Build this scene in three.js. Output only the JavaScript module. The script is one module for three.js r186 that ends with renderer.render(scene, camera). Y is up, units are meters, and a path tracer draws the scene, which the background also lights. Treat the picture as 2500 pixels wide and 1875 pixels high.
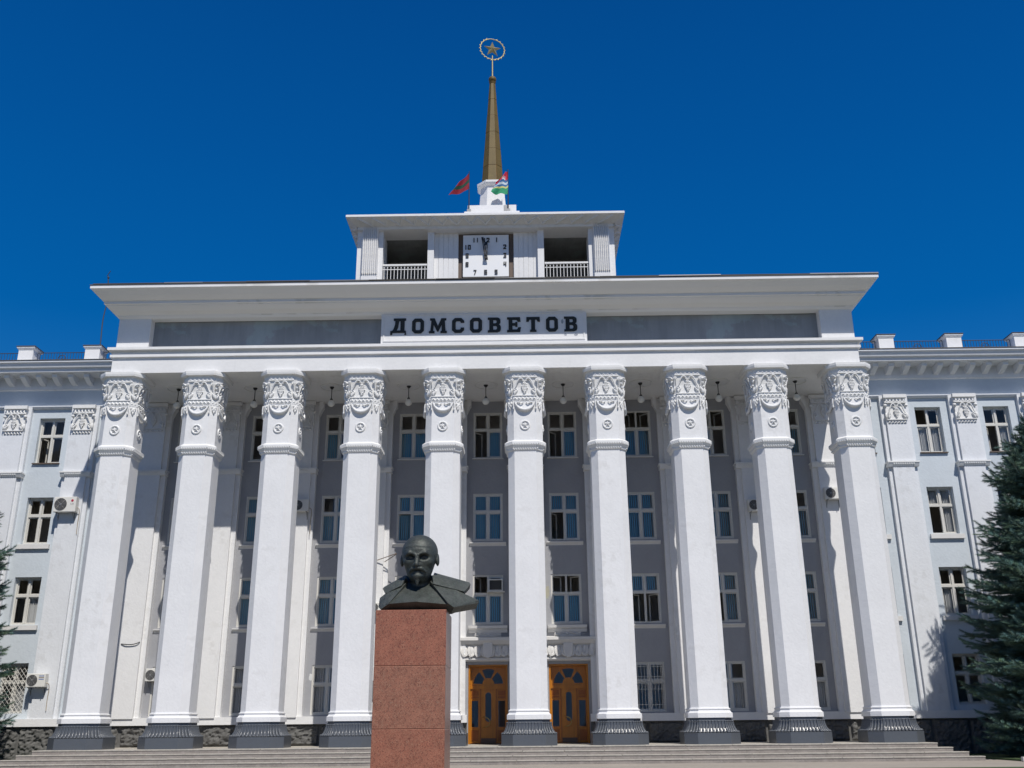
import * as THREE from 'three';
import { mergeGeometries } from 'three/addons/utils/BufferGeometryUtils.js';
import { ConvexGeometry } from 'three/addons/geometries/ConvexGeometry.js';
import { RoundedBoxGeometry } from 'three/addons/geometries/RoundedBoxGeometry.js';
import { MarchingCubes } from 'three/addons/objects/MarchingCubes.js';
import { mergeVertices } from 'three/addons/utils/BufferGeometryUtils.js';

// ------------------------------------------------------------------ camera, sky, sun, exposure
const scene = new THREE.Scene();
const camera = new THREE.PerspectiveCamera(42.95, 4 / 3, 0.1, 4000);
{
  const D = Math.PI / 180, yaw = -0.651 * D, pitch = 19.375 * D, roll = 0.54 * D;
  const fw = new THREE.Vector3(Math.sin(yaw) * Math.cos(pitch), Math.sin(pitch), -Math.cos(yaw) * Math.cos(pitch));
  const rt = new THREE.Vector3(Math.cos(yaw), 0, Math.sin(yaw));
  const up = new THREE.Vector3().crossVectors(rt, fw);
  camera.position.set(1.712, 1.31, 41.57);
  camera.up.copy(up.clone().multiplyScalar(Math.cos(roll)).addScaledVector(rt, Math.sin(roll)));
  camera.lookAt(camera.position.clone().add(fw));
}
const SUN = new THREE.Vector3();
{ const el = 56.3 * Math.PI / 180, az = 20.5 * Math.PI / 180; SUN.set(Math.sin(az) * Math.cos(el), Math.sin(el), Math.cos(az) * Math.cos(el)); }
{
  const W = 1024, H = 512, a = new Float32Array(W * H * 4);
  const stops = [[-90, .30, .27, .23], [-3, .30, .30, .30], [0, .13, .32, .66], [4, .10, .30, .65], [10, .05, .235, .60], [16, .014, .165, .50], [22, .001, .122, .425], [32, .001, .092, .350], [42, .001, .070, .285], [90, .001, .048, .205]];
  const col = (el) => { let i = 0; while (i < stops.length - 2 && el > stops[i + 1][0]) i++; const p = stops[i], q = stops[i + 1]; let t = Math.min(1, Math.max(0, (el - p[0]) / (q[0] - p[0]))); return [1, 2, 3].map(k => p[k] + (q[k] - p[k]) * t); };
  for (let j = 0; j < H; j++) {
    const el = (j + .5) / H * 180 - 90; const c = col(el); const ce = Math.cos(el * Math.PI / 180), se = Math.sin(el * Math.PI / 180);
    for (let i = 0; i < W; i++) {
      const th = ((i + .5) / W - .5) * 2 * Math.PI; // u -> direction: atan2(z, x)
      const dx = Math.cos(th) * ce, dz = Math.sin(th) * ce;
      const cs = Math.max(0, dx * SUN.x + se * SUN.y + dz * SUN.z); const g = el > 0 ? .07 * Math.pow(cs, 12) + .5 * Math.pow(cs, 90) : 0;
      const o = (j * W + i) * 4; a[o] = c[0] + g; a[o + 1] = c[1] + g * .98; a[o + 2] = c[2] + g * .92; a[o + 3] = 1;
    }
  }
  const t = new THREE.DataTexture(a, W, H, THREE.RGBAFormat, THREE.FloatType);
  t.mapping = THREE.EquirectangularReflectionMapping; t.magFilter = t.minFilter = THREE.LinearFilter; t.wrapS = THREE.RepeatWrapping; t.needsUpdate = true;
  scene.background = t; scene.environment = t;
}
const sun = new THREE.DirectionalLight(new THREE.Color(1, .955, .89), 4.6);
sun.position.copy(SUN).multiplyScalar(90); sun.target.position.set(0, 8, 0); sun.castShadow = true;
Object.assign(sun.shadow.camera, { left: -45, right: 45, top: 45, bottom: -45, near: 1, far: 220 }); sun.shadow.mapSize.set(4096, 4096);
scene.add(sun, sun.target);
const renderer = new THREE.WebGLRenderer({ antialias: true });
renderer.toneMapping = THREE.LinearToneMapping; renderer.toneMappingExposure = .92; renderer.shadowMap.enabled = true;

// ------------------------------------------------------------------ helpers
let seed = 20317; const rnd = () => { seed = (seed * 1664525 + 1013904223) >>> 0; return seed / 4294967296; };
const rr = (a, b) => a + (b - a) * rnd();
const V = (x, y, z) => new THREE.Vector3(x, y, z);
function vnoise(n, sd) { // tileable value noise lattice
  const g = new Float32Array(n * n); let s = sd >>> 0; for (let i = 0; i < n * n; i++) { s = (s * 1664525 + 1013904223) >>> 0; g[i] = s / 4294967296; }
  return (u, v) => { const x = ((u % 1) + 1) % 1 * n, y = ((v % 1) + 1) % 1 * n; const i = Math.floor(x), j = Math.floor(y); let fx = x - i, fy = y - j; fx = fx * fx * (3 - 2 * fx); fy = fy * fy * (3 - 2 * fy);
    const a = g[(j % n) * n + i % n], b = g[(j % n) * n + (i + 1) % n], c = g[((j + 1) % n) * n + i % n], d = g[((j + 1) % n) * n + (i + 1) % n]; return (a + (b - a) * fx) * (1 - fy) + (c + (d - c) * fx) * fy; };
}
function fbm(base, oct, sd) { const ns = []; for (let o = 0; o < oct; o++) ns.push(vnoise(base << o, sd + o * 77)); return (u, v) => { let s = 0, a = .5, t = 0; for (const f of ns) { s += a * f(u, v); t += a; a *= .55; } return s / t; }; }
function tex(N, fn, srgb) { // fn(u,v) -> [r,g,b] linear 0..1 (or scalar)
  const d = new Uint8Array(N * N * 4); const enc = (x) => { x = Math.min(1, Math.max(0, x)); return 255 * (srgb ? (x < .0031308 ? 12.92 * x : 1.055 * Math.pow(x, 1 / 2.4) - .055) : x); };
  for (let j = 0; j < N; j++) for (let i = 0; i < N; i++) { let c = fn((i + .5) / N, (j + .5) / N); if (!Array.isArray(c)) c = [c, c, c]; const o = (j * N + i) * 4; for (let k = 0; k < 3; k++) d[o + k] = Math.round(enc(c[k])); d[o + 3] = 255; }
  const t = new THREE.DataTexture(d, N, N); t.wrapS = t.wrapT = THREE.RepeatWrapping; t.magFilter = THREE.LinearFilter; t.minFilter = THREE.LinearMipmapLinearFilter; t.generateMipmaps = true; if (srgb) t.colorSpace = THREE.SRGBColorSpace; t.needsUpdate = true; return t;
}
// box-projected uv in metres divided by the tile size
function buv(g, tile = 4) {
  if (g.index) g = g.toNonIndexed(); if (!g.attributes.normal) g.computeVertexNormals();
  const p = g.attributes.position, n = g.attributes.normal, uv = new Float32Array(p.count * 2);
  for (let i = 0; i < p.count; i++) { const ax = Math.abs(n.getX(i)), ay = Math.abs(n.getY(i)), az = Math.abs(n.getZ(i)); let u, v;
    if (ay > ax && ay > az) { u = p.getX(i); v = p.getZ(i); } else if (ax > az) { u = p.getZ(i) + 1.7; v = p.getY(i); } else { u = p.getX(i); v = p.getY(i); }
    uv[i * 2] = u / tile; uv[i * 2 + 1] = v / tile; }
  g.setAttribute('uv', new THREE.BufferAttribute(uv, 2)); return g;
}
function join(gs, tile) { gs = (Array.isArray(gs) ? gs : [gs]).map(g => { g = g.index ? g.toNonIndexed() : g; for (const k of Object.keys(g.attributes)) if (!['position', 'normal', 'uv'].includes(k)) g.deleteAttribute(k); if (!g.attributes.normal) g.computeVertexNormals(); return buv(g, tile); }); return gs.length > 1 ? mergeGeometries(gs) : gs[0]; }
const taken = {};
const numbered = (n) => { const k = taken[n] = (taken[n] ?? -1) + 1; return k ? n + '_' + String(k).padStart(3, '0') : n; };
function mesh(name, gs, mat, parent, tile) { const m = new THREE.Mesh(join(gs, tile || mat.userData.tile || 4), mat); m.name = name; m.castShadow = m.receiveShadow = true; if (parent) parent.add(m); return m; }
function share(name, geo, mat, parent, x = 0, y = 0, z = 0, ry = 0) { const m = new THREE.Mesh(geo, mat); m.name = name; m.castShadow = m.receiveShadow = true; m.position.set(x, y, z); m.rotation.y = ry; parent.add(m); return m; }
function grp(name, parent) { const g = new THREE.Group(); g.name = name; if (parent) parent.add(g); return g; }
function thing(name, label, category, group) { const g = new THREE.Group(); g.name = numbered(name); scene.add(g); g.userData = { label, category }; if (group) g.userData.group = group; return g; }
const bx = (x0, x1, y0, y1, z0, z1) => new THREE.BoxGeometry(x1 - x0, y1 - y0, z1 - z0).translate((x0 + x1) / 2, (y0 + y1) / 2, (z0 + z1) / 2);
function tris(list) { const g = new THREE.BufferGeometry(); g.setAttribute('position', new THREE.BufferAttribute(new Float32Array(list), 3)); g.computeVertexNormals(); return g; }
const quad = (o, a, b, c, d) => o.push(...a, ...b, ...c, ...a, ...c, ...d);
// octagon sections: [y, half, chamfer]
function octa(secs, capTop = true, capBot = true) {
  const ring = ([y, h, c]) => { const k = h - c; return [[-k, y, h], [k, y, h], [h, y, k], [h, y, -k], [k, y, -h], [-k, y, -h], [-h, y, -k], [-h, y, k]]; };
  const o = []; for (let i = 0; i + 1 < secs.length; i++) { const a = ring(secs[i]), b = ring(secs[i + 1]); for (let j = 0; j < 8; j++) { const k = (j + 1) % 8; quad(o, a[j], a[k], b[k], b[j]); } }
  const cap = (s, up) => { const r = ring(s), c = [0, s[0], 0]; for (let j = 0; j < 8; j++) { const k = (j + 1) % 8; if (up) o.push(...c, ...r[j], ...r[k]); else o.push(...c, ...r[k], ...r[j]); } };
  if (capTop) cap(secs[secs.length - 1], true); if (capBot) cap(secs[0], false); return tris(o);
}
// profile [(offset, y)] swept round left, front and right sides with mitred corners
function sweepU(xh, zf, zb, prof, back, sx = 1) {
  const o = [], L = (p) => [[-(xh + p[0] * sx), p[1], zb - (back ? p[0] : 0)], [-(xh + p[0] * sx), p[1], zf + p[0]], [xh + p[0] * sx, p[1], zf + p[0]], [xh + p[0] * sx, p[1], zb - (back ? p[0] : 0)]];
  for (let i = 0; i + 1 < prof.length; i++) { const a = L(prof[i]), b = L(prof[i + 1]); const n = back ? 4 : 3; for (let j = 0; j < n; j++) { const k = (j + 1) % 4; quad(o, a[j], a[k], b[k], b[j]); } }
  return tris(o);
}
// profile [(z,y)] extruded along x
function sweepX(x0, x1, prof) { const o = []; for (let i = 0; i + 1 < prof.length; i++) { const [z, y] = prof[i], [Z, Y] = prof[i + 1]; quad(o, [x0, y, z], [x1, y, z], [x1, Y, Z], [x0, Y, Z]); }
  const sh = new THREE.Shape(prof.map(([z, y]) => new THREE.Vector2(z, y))); const g = new THREE.ShapeGeometry(sh).toNonIndexed(), p = g.attributes.position;
  for (const x of [x0, x1]) for (let i = 0; i < p.count; i += 3) for (const k of [0, 1, 2]) o.push(x, p.getY(i + k), p.getX(i + k)); return tris(o); }
function tube(pts, r, seg = 16, rad = 6, taper) { const c = new THREE.CatmullRomCurve3(pts.map(p => V(...p))); const g = new THREE.TubeGeometry(c, seg, r, rad);
  if (taper) { const p = g.attributes.position; for (let i = 0; i <= seg; i++) { const q = c.getPointAt(i / seg), s = taper(i / seg); for (let j = 0; j <= rad; j++) { const k = i * (rad + 1) + j; p.setXYZ(k, q.x + (p.getX(k) - q.x) * s, q.y + (p.getY(k) - q.y) * s, q.z + (p.getZ(k) - q.z) * s); } } } return g; }
const ball = (x, y, z, a, b, c, w = 8, h = 6) => new THREE.SphereGeometry(1, w, h).scale(a, b ?? a, c ?? a).translate(x, y, z);
function rod(a, b, r, r2, seg = 6) { const A = V(...a), B = V(...b), d = B.clone().sub(A), g = new THREE.CylinderGeometry(r2 ?? r, r, d.length(), seg); g.applyQuaternion(new THREE.Quaternion().setFromUnitVectors(V(0, 1, 0), d.normalize())); const m = A.add(B).multiplyScalar(.5); return g.translate(m.x, m.y, m.z); }
const shape = (pts) => new THREE.Shape(pts.map(([x, y]) => new THREE.Vector2(x, y)));
const ext = (sh, d, bev = 0) => new THREE.ExtrudeGeometry(sh, { depth: d, bevelEnabled: bev > 0, bevelSize: bev, bevelThickness: bev, bevelSegments: 1, curveSegments: 12 });

// ------------------------------------------------------------------ materials
const nA = fbm(6, 6, 11), nB = fbm(3, 5, 51), nC = fbm(24, 4, 91), nF = fbm(64, 3, 7);
const sm = (a, b, x) => { const t = Math.min(1, Math.max(0, (x - a) / (b - a))); return t * t * (3 - 2 * t); };
const plasterMap = tex(1024, (u, v) => { const stk = sm(.52, .75, nC(u * 2, v * .12)) * sm(.42, .6, nA(u, v * .5)); const g = .94 + .08 * (nA(u, v) - .5) + .05 * (nB(u, v) - .5) + .06 * (nF(u, v) - .5) - .03 * stk; const st = sm(.60, .72, nB(u, v)) * sm(.45, .6, nC(u, v)) * .07; return [g - st, g - st * 1.05, g - st * 1.15]; }, true);
const plasterBump = tex(1024, (u, v) => .5 * nF(u, v) + .5 * nC(u, v));
const stainMap = tex(1024, (u, v) => { const a = nB(u * 1, v), b = nA(u, v * .5), s = nC(u * 2, v * .25); let g = .78 + .34 * (a - .5) + .36 * (b - .5) + .16 * (s - .5); const e = sm(.60, .65, nA(u + .3, v + .1)) * .14; g += e; return [g - .5 * e, g, g - .1 * e]; }, true);
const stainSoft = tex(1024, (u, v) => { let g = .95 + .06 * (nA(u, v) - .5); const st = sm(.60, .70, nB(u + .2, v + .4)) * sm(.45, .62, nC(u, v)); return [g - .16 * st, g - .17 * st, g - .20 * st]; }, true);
const greyMap = tex(1024, (u, v) => { const g = .92 + .12 * (nA(u, v) - .5) + .10 * (nB(u, v) - .5) + .05 * (nF(u, v) - .5); return [g, g, g]; }, true);
const stdm = (r, g, b, rough, o = {}) => { const { tile, ...q } = o; const m = new THREE.MeshStandardMaterial({ color: new THREE.Color().setRGB(r, g, b), roughness: rough, ...q }); m.userData.tile = tile; return m; };
const M = {
  white: stdm(.80, .80, .80, .85, { map: plasterMap, bumpMap: plasterBump, bumpScale: .008, tile: 5 }),
  trim: stdm(.80, .80, .79, .8, { map: plasterMap, bumpMap: plasterBump, bumpScale: .005, tile: 3 }),
  wing: stdm(.60, .655, .70, .9, { map: greyMap, bumpMap: plasterBump, bumpScale: .01, tile: 6 }),
  wingPil: stdm(.74, .76, .79, .88, { map: plasterMap, bumpMap: plasterBump, bumpScale: .008, tile: 5 }),
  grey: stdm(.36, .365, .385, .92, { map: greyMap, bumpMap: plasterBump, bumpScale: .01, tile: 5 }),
  frieze: stdm(.33, .36, .39, .95, { map: stainMap, bumpMap: plasterBump, bumpScale: .01, tile: 7 }),
  plinth: stdm(.10, .11, .125, .30, { map: greyMap, bumpMap: plasterBump, bumpScale: .006, tile: 3 }),
  dark: stdm(.05, .05, .055, .8), roofEdge: stdm(.10, .095, .09, .7, { metalness: .3 }),
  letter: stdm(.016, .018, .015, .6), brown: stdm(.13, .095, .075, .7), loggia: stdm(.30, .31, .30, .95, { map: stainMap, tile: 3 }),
  frame: stdm(.66, .645, .60, .6, { map: greyMap, tile: 2 }), sill: stdm(.72, .71, .69, .8, { map: plasterMap, tile: 3 }),
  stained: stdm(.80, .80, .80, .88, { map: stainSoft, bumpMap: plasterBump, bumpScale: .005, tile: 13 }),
  blind: stdm(.20, .40, .52, .8), curtain: stdm(.45, .46, .46, .95), room: stdm(.52, .49, .44, .95), red: stdm(.28, .05, .05, .9),
  brass: stdm(.55, .42, .16, .35, { metalness: .8 }), black: stdm(.015, .015, .017, .5), steel: stdm(.30, .30, .30, .45, { metalness: .6 }),
  acWhite: stdm(.72, .71, .67, .5), acDark: stdm(.07, .07, .07, .6), copper: stdm(.42, .36, .28, .7), rust: stdm(.17, .12, .09, .85),
  globe: new THREE.MeshPhysicalMaterial({ color: new THREE.Color().setRGB(.82, .80, .74), roughness: .25 }),
  glass: new THREE.MeshPhysicalMaterial({ color: 0xffffff, transmission: 1, roughness: .015, thickness: 0, ior: 1.52 }),
  iron: stdm(.05, .055, .065, .6, { metalness: .3 }), redLogo: stdm(.45, .02, .06, .5), blueLogo: stdm(.03, .12, .40, .5),
};
const woodMap = tex(512, (u, v) => { const w = nA(u * 1, v * .08) * .6 + nC(u * 2, v * .1) * .4; const k = .75 + .5 * (w - .5) + .2 * (nF(u * 2, v * .15) - .5); return [k, k * (.9 + .1 * w), k * (.8 + .2 * w)]; }, true);
M.wood = stdm(.64, .25, .012, .34, { map: woodMap, tile: 1.3 });
M.woodDark = stdm(.44, .14, .012, .4, { map: woodMap, tile: 1.1 });
M.gold = stdm(.165, .113, .028, .62, { map: stainMap, metalness: .1, tile: 3 });
M.starGold = stdm(.36, .31, .16, .45, { metalness: .5 });
const nG = fbm(90, 2, 300);
const graniteMap = tex(1024, (u, v) => { let k = .78 + .35 * (nA(u, v) - .5); let r = k, g = k, b = k; const w = sm(.60, .78, nG(u, v)); r += w * .22; g += w * .75; b += w * .95; const dk = sm(.56, .70, nF(u, v)) * .55; r *= 1 - dk * .85; g *= 1 - dk; b *= 1 - dk; return [r * .8, g * .8, b * .8]; }, true);
M.granite = stdm(.46, .185, .112, .30, { map: graniteMap, tile: .62 });
const bronzeMap = tex(512, (u, v) => { const a = nA(u, v), f = nF(u, v), p = sm(.55, .68, nC(u, v)); return [.62 + .5 * (a - .5) + .4 * (f - .5) + .08 * p, .66 + .5 * (a - .5) + .4 * (f - .5) + .16 * p, .62 + .5 * (a - .5) + .4 * (f - .5) + .11 * p]; }, true);
M.bronze = stdm(.100, .104, .100, .52, { map: bronzeMap, bumpMap: plasterBump, bumpScale: .006, metalness: .35, tile: .5 });
M.bronzeRough = stdm(.135, .138, .130, .55, { map: bronzeMap, bumpMap: plasterBump, bumpScale: .02, metalness: .3, tile: .4 });
const stoneMap = tex(1024, (u, v) => { const g = .78 + .3 * (nA(u, v) - .5) + .3 * (nC(u, v) - .5) + .2 * (nF(u, v) - .5); return [g, g * (.98 - .04 * nB(u, v)), g * (.95 - .06 * nB(u, v))]; }, true);
M.rubble = stdm(.165, .17, .17, .95, { map: stoneMap, tile: 2 });
M.step = stdm(.36, .335, .315, .9, { map: stoneMap, bumpMap: plasterBump, bumpScale: .008, tile: 3 });
M.tread = stdm(.50, .485, .44, .9, { map: stoneMap, bumpMap: plasterBump, bumpScale: .006, tile: 2.5 });
const paveMap = tex(1024, (u, v) => { const a = nB(u, v), g = .84 + .18 * (a - .5) + .16 * (nA(u, v) - .5) + .16 * (nF(u, v) - .5); return [g, g * .985, g * .96]; }, true);
M.pave = stdm(.375, .335, .29, .95, { map: paveMap, bumpMap: plasterBump, bumpScale: .01, tile: 9 });

// ------------------------------------------------------------------ ground
const PLAT = .62, ZW = -3.9;
const structure = (m) => { m.name = numbered(m.name); m.userData.kind = 'structure'; scene.add(m); return m; };
structure(mesh('ground', bx(-600, 600, -.5, 0, -400, 700), M.pave));
{ // lawn strips in front of the wings
  const lawnMap = tex(512, (u, v) => { const g = .8 + .5 * (nF(u, v) - .5) + .4 * (nA(u, v) - .5); return [g * .9, g, g * .7]; }, true);
  M.lawn = stdm(.055, .085, .03, 1, { map: lawnMap, tile: 1.6 }); M.kerb = stdm(.62, .62, .60, .85, { map: stoneMap, tile: 2 });
  for (const s of [-1, 1]) { const x0 = Math.min(s * 19.4, s * 60), x1 = Math.max(s * 19.4, s * 60); structure(mesh('lawn', bx(x0, x1, 0.004, .06, ZW - .3, 4.2), M.lawn));
    for (let k = 0; k < 12; k++) { const a = 19.2 + k * 1.9; structure(mesh('kerb', new RoundedBoxGeometry(1.86, .16, .16, 1, .02).translate(s * (a + .95), .08, 4.3), M.kerb)); } }
}
for (const s of [-1, 1]) { // grass plots either side of the path to the entrance
  for (const [z0, z1] of [[10, 30], [34, 75]]) structure(mesh('lawn', bx(s * 25 - 17, s * 25 + 17, .004, .06, z0, z1), M.lawn)); }
{ // platform and steps running round three sides
  const st = grp('front_steps'); st.userData.kind = 'structure'; scene.add(st);
  const N = 4, rise = PLAT / N;
  for (let i = 0; i < N; i++) { const k = N - 1 - i; const xh = 17.35 + k * .42, zf = 1.75 + k * .36, y1 = PLAT - k * rise, y0 = y1 - rise + (i ? 0 : 0);
    mesh('step', bx(-xh + .02, xh - .02, y0, y1 - .045, ZW, zf - .02), M.step, st);
    let x = -xh; while (x < xh - .01) { const L = Math.min(rr(1.3, 2.1), xh - x); const e = xh - x - L < .5 ? xh - x : L; mesh('tread_slab', new RoundedBoxGeometry(e - .012, .046, zf - (zf - (k === 0 ? 5.6 : .42))  , 1, .012).translate(x + e / 2, y1 - .022 + rr(-.003, .003), (k === 0 ? zf - 2.8 : zf - .21)), M.tread, st); x += e; }
  }
}

// ------------------------------------------------------------------ the building
const B = thing('government_building', 'long white four storey building with ten columns and a clock tower with spire', 'building');
const ROWS = [[1.9, 4.02], [5.72, 7.96], [9.53, 11.79], [13.52, 15.83]], WROWS = [[2.08, 4.24], [5.93, 8.1], [9.64, 11.87], [13.55, 15.83]];
const BAY = 3.6, colX = []; for (let i = 0; i < 10; i++) colX.push((i - 4.5) * BAY);
const wingWin = [17.98, 21.37, 24.68, 28.05, 31.4], wingPilX = [19.72, 23.06, 26.4, 29.75];
{
  const hole = (sh, x0, x1, y0, y1) => { const h = new THREE.Path(); h.moveTo(x0, y0); h.lineTo(x0, y1); h.lineTo(x1, y1); h.lineTo(x1, y0); h.closePath(); sh.holes.push(h); };
  const rect = (x0, x1, y0, y1) => shape([[x0, y0], [x1, y0], [x1, y1], [x0, y1]]);
  const pw = rect(-17.0, 17.0, PLAT - .01, 16.4);
  for (let b = -4; b <= 4; b++) for (let r = 0; r < 4; r++) { const cx = b * BAY; if (r === 0 && Math.abs(b) <= 1) hole(pw, cx - .88, cx + .88, PLAT, 3.97); else hole(pw, cx - .7, cx + .7, ...ROWS[r]); }
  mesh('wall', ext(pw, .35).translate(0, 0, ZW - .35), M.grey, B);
  for (const s of [-1, 1]) { const w = rect(Math.min(s * 17, s * 33.5), Math.max(s * 17, s * 33.5), 0, 18.2); for (const x of wingWin) for (const r of WROWS) hole(w, s * x - .62, s * x + .62, ...r); mesh('wall', ext(w, .35).translate(0, 0, ZW - .35), M.wing, B); }
  // rooms behind the windows
  for (const y of [.4, 4.85, 8.75, 12.65, 16.6]) mesh('floor_slab', bx(-33.4, 33.4, y - .12, y + .12, -6.6, ZW - .36), M.room, B);
  mesh('back_wall', bx(-33.5, 33.5, 0, 18.3, -6.95, -6.62), M.room, B);
  for (const x of [...colX, ...wingPilX, ...wingPilX.map(x => -x), 33.3, -33.3]) mesh('partition', bx(x - .08, x + .08, .3, 16.5, -6.6, ZW - .36), M.room, B);
  for (const s of [-1, 1]) mesh('wing_roof', bx(s * 25.4 - 8.6, s * 25.4 + 8.6, 18.25, 18.4, -14, ZW - .02), M.roofEdge, B);
}
// --- windows
const G = {};
const once = (k, f) => G[k] || (G[k] = f());
function winFrame(w, h, t) { return once(`f${w},${h},${t}`, () => { const W = w / 2, b = .075, d = .09, g = []; g.push(bx(-W, -W + b, 0, h, -d, 0), bx(W - b, W, 0, h, -d, 0), bx(-W + b, W - b, 0, b, -d, 0), bx(-W + b, W - b, h - b, h, -d, 0), bx(-W + b, W - b, t - .055, t + .055, -d, .012), bx(-.05, .05, b, t - .055, -d, .008), bx(-.042, .042, t + .055, h - b, -d, .008)); return join(g, 2); }); }
function sashGeo(w, h) { return once(`s${w.toFixed(2)},${h.toFixed(2)}`, () => join([bx(0, .05, 0, h, -.04, 0), bx(w - .05, w, 0, h, -.04, 0), bx(.05, w - .05, 0, .05, -.04, 0), bx(.05, w - .05, h - .05, h, -.04, 0)], 2)); }
function paneGeo(w, h) { return once(`p${w.toFixed(2)},${h.toFixed(2)}`, () => new THREE.PlaneGeometry(w, h).translate(w / 2, h / 2, 0)); }
function blindGeo(w, h, kind) { return once(`b${kind}${w.toFixed(2)},${h.toFixed(2)}`, () => { const g = []; if (kind === 'b') { const n = Math.round(w / .1); for (let i = 0; i < n; i++) { const a = bx(-.043, .043, 0, h, -.0015, .0015); a.rotateY(.75).translate((i + .5) * w / n, 0, 0); g.push(a); } } else { const n = 26, o = []; for (let i = 0; i < n; i++) { const f = (k) => [w * k / n, .04 * Math.sin(k * 1.5) + .012 * Math.sin(k * 3.7)]; const [x, z] = f(i), [X, Z] = f(i + 1); quad(o, [x, 0, z], [X, 0, Z], [X, h, Z], [x, h, z]); } g.push(tris(o)); } return join(g, 2); }); }
function makeWindow(x, y0, y1, w, z, spec, o = {}) {
  const h = +(y1 - y0).toFixed(2), t = +(h * .615).toFixed(2), W = grp('window', B); W.position.set(x, y0, z);
  share('frame', winFrame(w, h, t), M.frame, W);
  const b = .075, iw = w / 2 - b - .05; const cell = { UL: [-w / 2 + b, t + .055, h - b - t - .055], UR: [.05, t + .055, h - b - t - .055], LL: [-w / 2 + b, b, t - .055 - b], LR: [.05, b, t - .055 - b] };
  ['UL', 'UR', 'LL', 'LR'].forEach((k, i) => { const [cx, cy, ch] = cell[k], s = spec[i];
    if (s === 'o') { const left = k[1] === 'L', sg = grp('sash', W); sg.position.set(left ? cx : cx + iw, cy, -.06); const a = (o.ang ?? 1.15) * (left ? 1 : -1); sg.rotation.y = a; const fm = new THREE.Mesh(sashGeo(iw, ch), M.frame); fm.name = 'sash_frame'; fm.position.x = left ? 0 : -iw; fm.castShadow = fm.receiveShadow = true; sg.add(fm); const pm = new THREE.Mesh(paneGeo(iw - .1, ch - .1), M.glass); pm.name = 'pane'; pm.position.set((left ? 0 : -iw) + .05, .05, -.02); sg.add(pm); }
    else { share('pane', paneGeo(iw, ch), M.glass, W, cx, cy, -.04); share('sash_bead', sashGeo(iw, ch), M.frame, W, cx, cy, -.045); }
    if (s === 'b' || (s === 'o' && o.blindOpen)) share('blind', blindGeo(iw, ch - .02, 'b'), M.blind, W, cx, cy, -.17);
    if (s === 'c' || s === 'h') share('curtain', blindGeo(s === 'h' ? iw * .55 : iw, ch, 'c'), M.curtain, W, cx, cy, -.2);
    if (s === 'r') share('curtain', blindGeo(iw * .3, ch, 'c'), M.red, W, cx, cy, -.2);
  });
  if (o.sill === 'mould') share('sill', once('sillM' + w, () => join([sweepX(-w / 2 - .15, w / 2 + .15, [[-.08, -.26], [.02, -.26], [.05, -.18], [.13, -.13], [.15, -.09], [.15, -.06], [-.08, -.045]])], 3)), M.sill, W);
  if (o.sill === 'thin') share('sill', once('sillT' + w, () => join([bx(-w / 2 - .05, w / 2 + .05, -.035, 0, -.08, .13)], 3)), M.sill, W);
  if (o.sill === 'wing') share('sill', once('sillW' + w, () => join([bx(-w / 2 - .16, w / 2 + .16, -.24, -.03, -.3, .13 + .2)], 3)), M.sill, W);
  if (o.sill === 'wingthin') share('sill', once('sillV' + w, () => join([bx(-w / 2 - .04, w / 2 + .04, -.045, 0, -.2, .1 + .2)], 3)), M.brown, W);
  if (o.grille === 'bars') share('grille', once('gb', () => { const g = []; for (let i = 0; i <= 9; i++) g.push(bx(-.66 + i * .147 - .009, -.66 + i * .147 + .009, .05, h - .05, .03, .048)); for (const yy of [.3, h * .45, h * .7, h - .2]) g.push(bx(-.68, .68, yy - .01, yy + .01, .048, .062)); for (let i = 0; i < 9; i++) g.push(rod([-.66 + i * .147, h * .45, .055], [-.66 + (i + 1) * .147, h * .7, .055], .008, .008, 4)); return join(g, 2); }), M.frame, W);
  if (o.grille === 'lattice') share('grille', once('gl', () => { const g = []; const c = (x0, y0, x1, y1) => g.push(rod([x0, y0, .05], [x1, y1, .05], .012, .012, 4)); const hw = .6, n = 14; for (let i = -10; i < n; i++) { const a = i * .24; for (const s of [1, -1]) { const y_ = (x) => a + (s > 0 ? (x + hw) * 1.25 : (hw - x) * 1.25); let p = []; for (let q = 0; q <= 40; q++) { const x = -hw + q * .03, y = y_(x); if (y >= .04 && y <= h - .04) p.push([x, y]); } if (p.length > 1) c(...p[0], ...p[p.length - 1]); } } return join(g, 2); }), M.frame, W);
  return W;
}
const porchSpec = { '3,-2': 'ddbd', '3,-1': 'ddbb', '3,0': 'ddob', '3,1': 'ddob', '3,2': 'oobb', '3,3': 'dobd', '3,-3': 'dddd', '2,-1': 'bbob', '2,0': 'bbbb', '2,1': 'bbob', '2,2': 'bbbb', '2,3': 'bbbb', '2,-2': 'dbbb', '1,0': 'odbb', '1,1': 'oobb', '1,2': 'bboo', '1,3': 'bbob', '1,-2': 'bbbb', '1,-1': 'bbbb', '0,2': 'dddd', '0,3': 'ddcc', '0,4': 'ddcc', '0,-2': 'cccc', '0,-3': 'cccc' };
for (let r = 0; r < 4; r++) for (let b = -4; b <= 4; b++) { if (r === 0 && Math.abs(b) <= 1) continue; const spec = porchSpec[`${r},${b}`] || ['ccdc', 'bbbb', 'bdbb', 'ddbb'][r];
  makeWindow(b * BAY, ...ROWS[r], 1.4, ZW - .03, spec, { sill: r === 3 ? 'thin' : r === 0 ? null : 'mould', grille: r === 0 && b === 2 ? 'bars' : null, ang: .75 + .5 * rnd(), blindOpen: r === 2 && b === -1 }); }
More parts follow.
